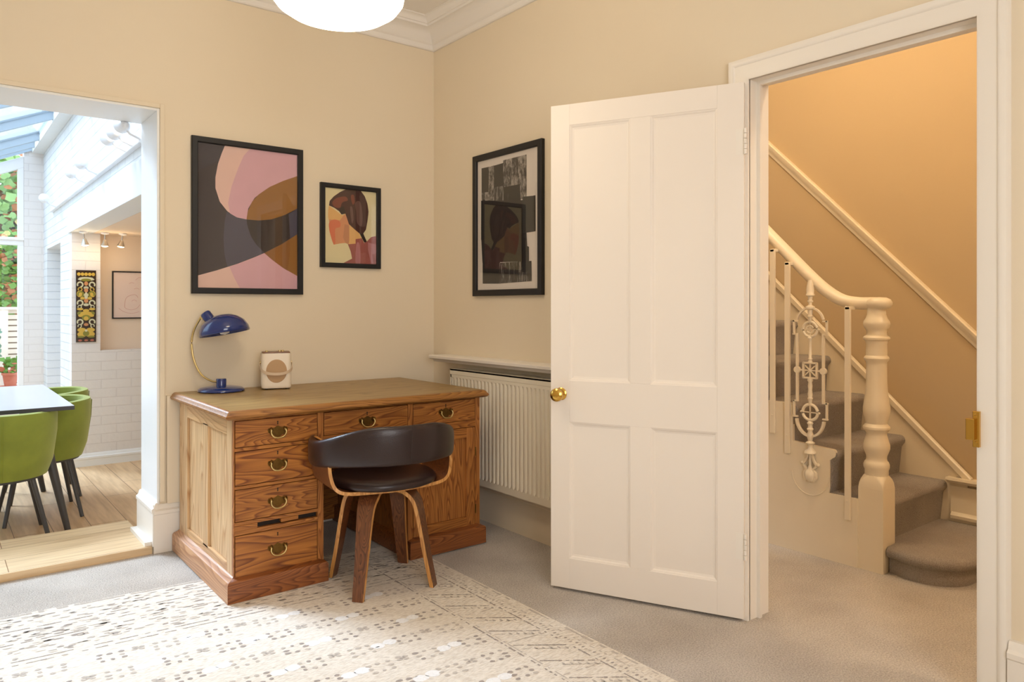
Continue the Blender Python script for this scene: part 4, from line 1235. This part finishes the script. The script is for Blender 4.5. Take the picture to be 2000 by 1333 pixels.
for s in (-1, 1): obj('strap_pin', MB().cyl((s * W2 * .98, 0, .135), (s * (W2 + .007), 0, .135), .007, 14), M_BRASSL, t, smooth=40)
for sx in (-1, 1):
    for sy in (-1, 1): obj('foot', MB().cyl((sx * .05, sy * .034, 0), (sx * .05, sy * .034, .009), .007, 12), M_BLACK, t)

# ------------------------------------------------------------------ desk chair
ch = thing('desk_chair', 'bentwood armchair with dark leather seat and curved back pushed to the desk', 'chair', (-.917, -1.036, ZR), radians(-7.4))
LS = .998
prm = spline([(0.015, .408, 0), (.07, .408, 0), (.115, .402, 0), (.148, .378, 0), (.168, .335, 0), (.188, .24, 0), (.208, .13, 0), (.236, .0, 0)], 5)
for k in range(4):
    a = radians(45 + 90 * k); dr = Vector((cos(a), sin(a), 0))
    path = [dr * p.x + Vector((0, 0, p.y)) for p in prm]
    path[-1].z = 0
    # tangential width, thin in the radial direction
    tn = Vector((-sin(a), cos(a), 0)); vs = []; N = len(path)
    for i, p in enumerate(path):
        tg = (path[min(i + 1, N - 1)] - path[max(i - 1, 0)]).normalized(); nn_ = tg.cross(tn).normalized()
        f = i / (N - 1); hw = (.024 + .018 * min(1, f * 3)) if f < .33 else (.042 - .019 * (f - .33) / .67)
        for s1, s2 in ((-1, -1), (1, -1), (1, 1), (-1, 1)): 
            q = p + tn * hw * s1 + nn_ * .0085 * s2
            if i == N - 1: q.z = 0
            vs.append(q)
    m = MB(); fs = []; ms = []
    for i in range(N - 1):
        for q in range(4):
            fs.append([i * 4 + q, i * 4 + (q + 1) % 4, (i + 1) * 4 + (q + 1) % 4, (i + 1) * 4 + q]); ms.append(0 if q in (0, 2) else 1)
    fs += [[0, 1, 2, 3], [4 * (N - 1) + q for q in range(4)]]; ms += [1, 1]
    m.v = [tuple(v) for v in vs]; m.f = fs; m.m = ms
    obj('leg', m, [M_WALNUT, M_PLYEDGE], ch, smooth=40)
obj('swivel_plate', MB().lathe([(0, .412), (.075, .412), (.078, .418), (.075, .426), (0, .426)], n=36, cap=False), M_BLACK, ch, smooth=40)
# bent plywood cradle, a U shape across the chair
us = spline([(-.268, 0, .640), (-.270, 0, .57), (-.268, 0, .51), (-.250, 0, .458), (-.205, 0, .436), (-.10, 0, .430), (0, 0, .429), (.10, 0, .430), (.205, 0, .436), (.250, 0, .458), (.268, 0, .51), (.270, 0, .57), (.268, 0, .640)], 6)
m = MB(); vs = []; N = len(us)
for i, p in enumerate(us):
    tg = (us[min(i + 1, N - 1)] - us[max(i - 1, 0)]).normalized(); nn_ = tg.cross(Vector((0, 1, 0))).normalized()
    f = abs(i / (N - 1) - .5) * 2; y0 = -.165 + .055 * f; y1 = .14 - .03 * f
    for yy, s2 in ((y0, -1), (y1, -1), (y1, 1), (y0, 1)):
        q = p + nn_ * .007 * s2; vs.append((q.x, yy, q.z))
fs = []; ms = []
for i in range(N - 1):
    for q in range(4): fs.append([i * 4 + q, i * 4 + (q + 1) % 4, (i + 1) * 4 + (q + 1) % 4, (i + 1) * 4 + q]); ms.append(0 if q in (0, 2) else 1)
fs += [[0, 1, 2, 3], [4 * (N - 1) + q for q in range(4)]]; ms += [1, 1]
m.v = vs; m.f = fs; m.m = ms
obj('plywood_cradle', m, [M_WALNUT, M_PLYEDGE], ch, smooth=40)
# padded seat
m = MB(); secz = [(.438, .90), (.446, .985), (.458, 1.0), (.468, .985), (.477, .93), (.482, .80), (.483, .5), (.482, 0.02)]
vs = []; n = 48
for z, s in secz:
    for k in range(n):
        a = 2 * pi * k / n; e = 2.25
        r = 1 / ((abs(cos(a)) ** e + abs(sin(a)) ** e) ** (1 / e))
        dip = .012 * (1 - s) * 0 - (.010 * (1 - min(1, s * 1.1)) if z > .47 else 0)
        vs.append((.226 * r * cos(a) * s, .226 * r * sin(a) * s - .005, z + dip))
m.add(vs, [(j * n + k, j * n + (k + 1) % n, (j + 1) * n + (k + 1) % n, (j + 1) * n + k) for j in range(len(secz) - 1) for k in range(n)] + [tuple(range(n)), tuple((len(secz) - 1) * n + k for k in range(n))])
obj('seat_cushion', m, M_LEATH, ch, smooth=70)
# upholstered back band wrapping round to both arms
m = MB(); N = 64; sec = [(cos(a), sin(a)) for a in [2 * pi * k / 20 for k in range(20)]]; vs = []
for i in range(N + 1):
    f = i / N; a = radians(270 - 122 + 244 * f); g = abs(f - .5) * 2
    sm = lambda e0, e1, x: (lambda t_: t_ * t_ * (3 - 2 * t_))(max(0, min(1, (x - e0) / (e1 - e0))))
    top = .717 - .078 * sm(.15, .78, g) + .004 * sm(.8, 1, g); bot = .556 - .028 * sm(.2, .9, g)
    if g > .93: d = (g - .93) / .07; top -= .018 * d * d; bot += .018 * d * d
    zc, hh = (top + bot) / 2, (top - bot) / 2
    rx, ry = .292, .285
    thk = .021 if g < .95 else .021 * sqrt(max(.08, 1 - ((g - .95) / .05) ** 2))
    for c, s in sec:
        u = (abs(c) ** .7) * (1 if c > 0 else -1) * thk; v = (abs(s) ** .55) * (1 if s > 0 else -1) * hh
        lean = .06 * v * (1 - g)                     # slight backward lean
        r = 1 + 0
        vs.append(((rx + u + lean) * cos(a), (ry + u + lean) * sin(a), zc + v))
n = 20
m.v = vs
m.f = [[i * n + k, i * n + (k + 1) % n, (i + 1) * n + (k + 1) % n, (i + 1) * n + k] for i in range(N) for k in range(n)] + [list(range(n)), [N * n + k for k in range(n)]]
m.m = [0] * len(m.f)
obj('backrest', m, M_LEATH, ch, smooth=60)
obj('back_seam', MB().tube([(0, -.315 - .02 * q, .57 + .155 * q) for q in (0, .5, 1)], .0015, 6), M_LEATH, ch, smooth=60)

# ================================================================== RUG
def rug():
    rnd = random.Random(11); m = MB()
    X1, X0, Y1, Y0 = -.594, -3.3, -.50, -3.3
    sh = lambda x: -.085 * (x + 1.9)
    zt = .006
    def pt(x, y, z=zt): return (x, y + sh(x), z)
    # body
    N = 30
    topv = []
    for i in range(N + 1):
        x = X0 + (X1 - X0) * i / N
        topv += [pt(x, Y0, .0005), pt(x, Y0), pt(x, Y1), pt(x, Y1, .0005)]
    m.add(topv, [(i * 4 + k, (i + 1) * 4 + k, (i + 1) * 4 + k + 1, i * 4 + k + 1) for i in range(N) for k in range(3)] + [(0, 1, 2, 3), tuple(4 * N + k for k in range(4))], 0)
    z2 = zt + .0004; z3 = zt + .0008
    def blob(x, y, rx, ry, mi, z=z3, n=8, jit=.25):
        a0 = rnd.uniform(0, 6)
        m.poly([pt(x + rx * (1 + rnd.uniform(-jit, jit)) * cos(2 * pi * k / n), y + ry * (1 + rnd.uniform(-jit, jit)) * sin(2 * pi * k / n), z) for k in range(n)], mi)
    def line(x0, y0, x1, y1, w_, mi, gaps=.25, step=.012):
        L = sqrt((x1 - x0) ** 2 + (y1 - y0) ** 2); n = max(1, int(L / step)); nx, ny = -(y1 - y0) / L * w_ / 2, (x1 - x0) / L * w_ / 2
        for k in range(n):
            if rnd.random() < gaps: continue
            a, b_ = k / n, (k + .95) / n; j = rnd.uniform(.6, 1.5)
            xa, ya, xb, yb = x0 + (x1 - x0) * a, y0 + (y1 - y0) * a, x0 + (x1 - x0) * b_, y0 + (y1 - y0) * b_
            m.poly([pt(xa - nx * j, ya - ny * j, z3), pt(xb - nx * j, yb - ny * j, z3), pt(xb + nx * j, yb + ny * j, z3), pt(xa + nx * j, ya + ny * j, z3)], mi)
    # field motifs in a staggered grid
    FX1, FY1 = -.89, -1.02
    i = 0; x = -1.29 + .172 * 2
    while x > X0 + .3:
        j = 0; y = -1.09
        while y > Y0 + .2:
            tone = rnd.choice((1, 1, 1, 2))
            if x < FX1 - .03:
                for a, b_ in ((-1, 1), (0, 1), (1, 1), (-1, 0), (1, 0), (-1, -1), (0, -1), (1, -1)):
                    blob(x + a * .033 + rnd.uniform(-.003, .003), y + b_ * .026 + rnd.uniform(-.003, .003), .0095 + rnd.uniform(-.002, .002), .0072, tone if rnd.random() > .3 else 2)
            xm = x + .086
            if (j + i) % 2 == 0:
                if xm < FX1 - .02:
                    for a, b_ in ((0, 0), (.9, .5), (-.9, -.5), (.7, -.8), (-.7, .8)): blob(xm + a * .014, y + b_ * .014 + .02, .010, .007, 2)
            else:
                if xm < FX1 - .02:
                    blob(xm - .022, y + .005, .026, .022, 3, z2, 10, .12); blob(xm + .026, y + .012, .026, .022, 3, z2, 10, .12)
            y -= .145; j += 1
        x -= .172; i += 1
    # border lines (right) and zigzag fret
    line(-.872, Y1, -.872, Y0, .006, 1, .3); line(-.858, -1.0, -.858, Y0, .004, 2, .45); line(-.690, Y1, -.690, Y0, .006, 1, .3)
    line(-.640, Y1, -.640, Y0, .004, 2, .5); line(-.608, Y1, -.608, Y0, .009, 2, .5, .03)
    y = -.62; k = 0
    while y > Y0 + .1:
        line(-.85, y, -.70, y - .10, .006, 1, .15); line(-.85, y - .035, -.71, y - .125, .004, 2, .4)
        line(-.85, y - .12, -.70, y - .125, .004, 2, .3) if k % 2 else None
        for q in range(8):
            blob(-.665 + rnd.uniform(-.006, .006), y - q * .018, .007, .004, 2 if q % 3 else 1)
        for q in range(5): blob(-.80 + q * .022, y - .06 - q * .014, .004, .009, 2)
        for q in range(6): blob(-.626 + rnd.uniform(-.006, .006), y - q * .024, .008, .003, 4)
        y -= .145; k += 1
    # border lines (back)
    for yy, w_ in ((Y1 - .012, .014), (Y1 - .17, .005), (Y1 - .30, .005), (Y1 - .46, .005), (Y1 - .49, .004)):
        line(X0, yy, -.70, yy, w_, 1 if w_ < .01 else 2, .25, .02)
    for band, (ya, yb) in enumerate(((Y1 - .04, Y1 - .15), (Y1 - .19, Y1 - .29), (Y1 - .32, Y1 - .44))):
        for q in range(330):
            blob(rnd.uniform(X0, -.72), rnd.uniform(yb, ya), rnd.uniform(.008, .02), rnd.uniform(.003, .006), rnd.choice((2, 2, 1, 4)))
    # little flecks over the whole rug
    for q in range(420):
        blob(rnd.uniform(X0 + .05, X1 - .03), rnd.uniform(Y0 + .05, Y1 - .05), rnd.uniform(.006, .014), rnd.uniform(.002, .004), 4, z2, 6)
    mt, nt, b = nodes_of('cream wool pile'); L = nt.links.new
    tc = nt.nodes.new('ShaderNodeTexCoord'); mp = nt.nodes.new('ShaderNodeMapping'); mp.inputs['Scale'].default_value = (40, 150, 40); L(tc.outputs['Object'], mp.inputs[0])
    n1 = nt.nodes.new('ShaderNodeTexNoise'); n1.inputs['Scale'].default_value = 1.3; n1.inputs['Detail'].default_value = 4; L(mp.outputs[0], n1.inputs['Vector'])
    rp = nt.nodes.new('ShaderNodeValToRGB'); rp.color_ramp.elements[0].position = .32; rp.color_ramp.elements[0].color = srgb(212, 201, 186)
    rp.color_ramp.elements[1].position = .58; rp.color_ramp.elements[1].color = srgb(235, 227, 214); L(n1.outputs[0], rp.inputs[0]); L(rp.outputs[0], b.inputs['Base Color'])
    b.inputs['Roughness'].default_value = .95; b.inputs['Specular IOR Level'].default_value = .1
    bp = nt.nodes.new('ShaderNodeBump'); bp.inputs['Strength'].default_value = .6; bp.inputs['Distance'].default_value = .004; L(n1.outputs[0], bp.inputs['Height']); L(bp.outputs[0], b.inputs['Normal'])
    g = lambda nm, c: paint(nm, c, .95, bump=.4, bscale=150, mottle=.18, mscale=120, spec=.1)
    obj('rug', m, [mt, g('rug dark grey yarn', srgb(166, 156, 148)), g('rug mid grey yarn', srgb(194, 184, 173)), g('rug white yarn', srgb(244, 242, 238)), g('rug taupe yarn', srgb(216, 205, 190))],
        loc=(-1.9, -1.9, 0), fix=False, label='cream rug with grey dotted motifs and striped border under the desk chair', category='rug')


rug()


# ================================================================== PICTURES
def hom(src, w_, h_):
    # maps photo-crop corner points (TL, TR, BR, BL) to the print rectangle (0..w, 0..h)
    import numpy as np
    dst = [(-w_ / 2, h_), (w_ / 2, h_), (w_ / 2, 0), (-w_ / 2, 0)]
    A_ = []; B_ = []
    for (x, y), (u, v) in zip(src, dst):
        A_.append([x, y, 1, 0, 0, 0, -u * x, -u * y]); B_.append(u)
        A_.append([0, 0, 0, x, y, 1, -v * x, -v * y]); B_.append(v)
    h = np.linalg.solve(np.array(A_, float), np.array(B_, float))
    def f(x, y):
        d = h[6] * x + h[7] * y + 1
        return (float((h[0] * x + h[1] * y + h[2]) / d), float((h[3] * x + h[4] * y + h[5]) / d))
    return f


def clip(poly, w_, h_):
    def cut(P_, ins, inter):
        out = []
        for i in range(len(P_)):
            a, b_ = P_[i - 1], P_[i]
            if ins(b_):
                if not ins(a): out.append(inter(a, b_))
                out.append(b_)
            elif ins(a): out.append(inter(a, b_))
        return out
    def ix(v): return lambda a, b_: (v, a[1] + (b_[1] - a[1]) * (v - a[0]) / (b_[0] - a[0]))
    def iy(v): return lambda a, b_: (a[0] + (b_[0] - a[0]) * (v - a[1]) / (b_[1] - a[1]), v)
    for ins, it in ((lambda p: p[0] >= -w_ / 2, ix(-w_ / 2)), (lambda p: p[0] <= w_ / 2, ix(w_ / 2)), (lambda p: p[1] >= 0, iy(0)), (lambda p: p[1] <= h_, iy(h_))):
        poly = cut(poly, ins, it)
        if not poly: return []
    return poly


def picture(name, label, loc, rot, w_, h_, b_, shapes, mats, corners, grp=None):
    t = thing(name, label, 'picture', loc, rot, grp)
    obj('frame', frame_mesh(w_, h_, b_, .024), M_BLACK, t)
    iw, ih = w_ - 2 * b_, h_ - 2 * b_
    m = MB().box(-iw / 2 - .003, iw / 2 + .003, -.008, -.001, b_ - .003, h_ - b_ + .003)
    f = hom(corners, iw, ih)
    for k, (pts, mi, sm) in enumerate(shapes):
        q = [f(*p) for p in pts]
        if sm: q = [(p.x, p.y) for p in spline([(a, c, 0) for a, c in q], 6, True)]
        q = clip(q, iw, ih)
        if len(q) < 3: continue
        m.poly([(a, -.0083 - .00012 * (k + 1), c + b_) for a, c in q], mi)
    obj('print', m, mats, t, fix=False)
    obj('glass', MB().box(-iw / 2, iw / 2, -.0145, -.0135, b_, h_ - b_), M_PICGL, t)
    return t


ap = lambda n, r, g_, b_, mo=.06: paint(n, srgb(r, g_, b_), .8, mottle=mo, mscale=14)
# 1 abstract curves; crop coordinates x3.81
pm = [ap('print charcoal', 62, 54, 58), ap('print peach', 226, 190, 176), ap('print pink', 214, 168, 176), ap('print ochre', 150, 102, 44), ap('print slate', 78, 74, 88), ap('print dark brown', 46, 34, 34), ap('print deep ochre', 138, 88, 34)]
S1 = [([(112, 112), (842, 205), (842, 1195), (112, 1180)], 0, False),
      # pink upper form
      ([(315, 130), (900, 200), (900, 360), (842, 362), (640, 440), (530, 520), (482, 600), (470, 680), (400, 665), (330, 620), (275, 550), (243, 450), (243, 370), (262, 270), (290, 190)], 1, False),
      ([(505, 150), (900, 200), (900, 360), (842, 362), (640, 440), (530, 520), (482, 600), (470, 680), (400, 665), (350, 636), (335, 560), (360, 440), (410, 300), (450, 210)], 2, False),
      # ochre lens, right
      ([(842, 360), (740, 395), (640, 440), (560, 495), (510, 550), (480, 620), (470, 680), (560, 688), (650, 680), (750, 648), (842, 600)], 3, False),
      # slate and brown band overlap
      ([(325, 625), (400, 665), (470, 680), (475, 720), (500, 800), (540, 865), (600, 925), (480, 975), (330, 1030), (308, 930), (302, 820), (310, 700)], 4, False),
      ([(470, 680), (560, 688), (650, 680), (750, 648), (842, 600), (842, 790), (730, 860), (600, 925), (540, 865), (500, 800), (475, 720)], 5, False),
      ([(780, 640), (842, 600), (842, 790), (790, 822)], 4, False),
      # bottom pink
      ([(112, 1092), (250, 1055), (400, 1008), (520, 962), (600, 928), (660, 980), (740, 1040), (842, 1098), (842, 1195), (112, 1180)], 1, False),
      ([(345, 1028), (480, 980), (600, 928), (660, 980), (740, 1040), (842, 1098), (842, 1195), (420, 1186), (380, 1110)], 2, False),
      ([(600, 928), (730, 862), (842, 790), (842, 1098), (740, 1040), (660, 980)], 3, False),
      ([(600, 928), (730, 862), (790, 826), (788, 940), (770, 1058), (740, 1040), (660, 980)], 6, False)]
picture('abstract_print', 'largest black framed print of pink, charcoal and ochre curves on the left wall', (-1.145, -.0005, 1.268), 0, .580, .793, .030, S1, pm, [(112, 112), (842, 205), (842, 1195), (112, 1180)])
# 2 profile portrait; crop x7.013 (610,350)
pm = [ap('paper pale yellow', 228, 214, 168, .03), ap('skin yellow', 226, 178, 112), ap('skin peach', 214, 148, 104), ap('skin coral', 216, 120, 84), ap('hair brown', 72, 40, 34, .3), ap('hair mid', 110, 78, 70, .2), ap('hair dark', 48, 34, 28), ap('jumper rose', 158, 88, 80, .15), ap('jumper pink', 184, 124, 124, .15), ap('skin tan', 196, 136, 96), ap('hair red', 128, 64, 46, .25)]
C2 = [(202, 128), (868, 190), (865, 1155), (202, 1135)]
S2 = [(C2, 0, False),
      ([(258, 372), (400, 480), (430, 500), (470, 480), (520, 620), (640, 730), (680, 800), (600, 900), (510, 890), (470, 872), (400, 880), (320, 898), (300, 850), (280, 780), (262, 700), (262, 600), (246, 520), (248, 440)], 1, False),
      ([(262, 560), (400, 570), (450, 500), (490, 490), (520, 620), (530, 780), (510, 890), (470, 872), (400, 880), (320, 898), (300, 850), (280, 780), (262, 700)], 2, False),
      ([(262, 600), (330, 560), (400, 590), (400, 660), (340, 690), (340, 860), (318, 890), (285, 790), (262, 700)], 3, True),
      ([(460, 620), (520, 640), (530, 780), (510, 890), (470, 872), (440, 800)], 9, False),
      ([(520, 640), (640, 735), (680, 810), (600, 890), (520, 890)], 1, False),
      ([(258, 372), (268, 310), (320, 250), (400, 190), (480, 150), (600, 145), (670, 172), (720, 240), (755, 340), (770, 450), (755, 580), (735, 690), (700, 745), (650, 742), (590, 690), (515, 620), (490, 540), (470, 480), (420, 492), (390, 450), (330, 405)], 4, False),
      ([(300, 330), (360, 270), (470, 250), (500, 300), (430, 330), (400, 400), (330, 390)], 10, True),
      ([(540, 240), (580, 230), (590, 330), (560, 350)], 10, True),
      ([(600, 330), (660, 320), (690, 480), (680, 640), (620, 600), (610, 460)], 5, True),
      ([(530, 400), (560, 400), (575, 560), (550, 600)], 5, True),
      ([(400, 400), (450, 380), (470, 470), (420, 492), (392, 450)], 6, False),
      ([(650, 740), (700, 745), (745, 850), (740, 868), (710, 860), (680, 800)], 6, False),
      ([(500, 890), (600, 880), (600, 820), (680, 805), (710, 870), (745, 850), (800, 790), (868, 772), (865, 1155), (440, 1142), (555, 1080), (535, 980)], 7, False),
      ([(760, 860), (868, 890), (868, 1020), (810, 1020), (830, 1150), (800, 1140), (760, 960)], 8, False),
      ([(610, 890), (650, 890), (660, 1140), (600, 1140)], 8, True)]
picture('profile_portrait_print', 'small black framed portrait print of a woman in profile, nearest the room corner', (-.565, -.0005, 1.424), 0, .373, .474, .026, S2, pm, C2)
# 3 black brushwork print on the right wall; crop x3.81 (900,250)
def brush(name, d, l, sc=(60, 60, 9), th=.5):
    m, nt, b = nodes_of(name); L = nt.links.new
    tc = nt.nodes.new('ShaderNodeTexCoord'); mp = nt.nodes.new('ShaderNodeMapping'); mp.inputs['Scale'].default_value = sc; L(tc.outputs['Object'], mp.inputs[0])
    n1 = nt.nodes.new('ShaderNodeTexNoise'); n1.inputs['Scale'].default_value = 1.2; n1.inputs['Detail'].default_value = 8; n1.inputs['Roughness'].default_value = .75; L(mp.outputs[0], n1.inputs['Vector'])
    rp = nt.nodes.new('ShaderNodeValToRGB'); rp.color_ramp.elements[0].position = th; rp.color_ramp.elements[0].color = d
    rp.color_ramp.elements[1].position = th + .16; rp.color_ramp.elements[1].color = l; L(n1.outputs[0], rp.inputs[0]); L(rp.outputs[0], b.inputs['Base Color'])
    b.inputs['Roughness'].default_value = .8
    return m


BK = srgb(26, 21, 21)
pm = [ap('paper warm white', 224, 214, 204, .02), brush('brush scumble', srgb(44, 38, 36), srgb(180, 170, 160), th=.50), brush('brush dense', BK, srgb(110, 100, 94), th=.60), brush('brush grainy', srgb(52, 46, 44), srgb(184, 174, 164), (30, 30, 14), .46), ap('brush solid', 22, 19, 19, .2), ap('brush graphite', 46, 44, 42, .15), brush('brush brown', srgb(34, 26, 25), srgb(100, 86, 80), (50, 50, 20), .62)]
C3 = [(120, 245), (553, 137), (557, 1198), (128, 1215)]
S3 = [(C3, 0, False),
      ([(147, 293), (200, 282), (200, 560), (150, 545)], 2, False), ([(198, 284), (238, 272), (240, 560), (200, 560)], 3, False), ([(236, 275), (302, 256), (305, 440), (236, 450)], 2, False),
      ([(302, 236), (466, 197), (468, 530), (302, 545)], 3, False), ([(236, 440), (302, 430), (300, 550), (238, 560)], 1, False), ([(305, 440), (420, 420), (430, 580), (305, 560)], 2, False), ([(150, 480), (240, 470), (240, 560), (150, 560)], 3, False),
      ([(148, 540), (440, 540), (440, 1000), (160, 1010), (150, 830)], 6, False), ([(440, 515), (530, 508), (532, 775), (440, 790)], 5, False), ([(516, 508), (530, 506), (532, 775), (518, 776)], 4, False),
      ([(440, 790), (470, 785), (475, 885), (487, 890), (488, 1000), (440, 1000)], 2, False),
      ([(160, 860), (270, 850), (290, 1060), (162, 1070)], 2, False),
      ([(162, 1060), (290, 1040), (290, 1165), (164, 1166)], 2, False), ([(280, 1010), (505, 995), (508, 1145), (280, 1165)], 1, False), ([(440, 1000), (505, 995), (506, 1080), (440, 1080)], 2, False),
      ([(148, 540), (160, 540), (170, 840), (150, 835)], 4, False)]
picture('brushwork_print', 'tall black framed print of black brushwork on white paper on the right wall', (-.0005, -.752, 1.262), pi * 1.5, .607, .798, .034, S3, pm, C3)
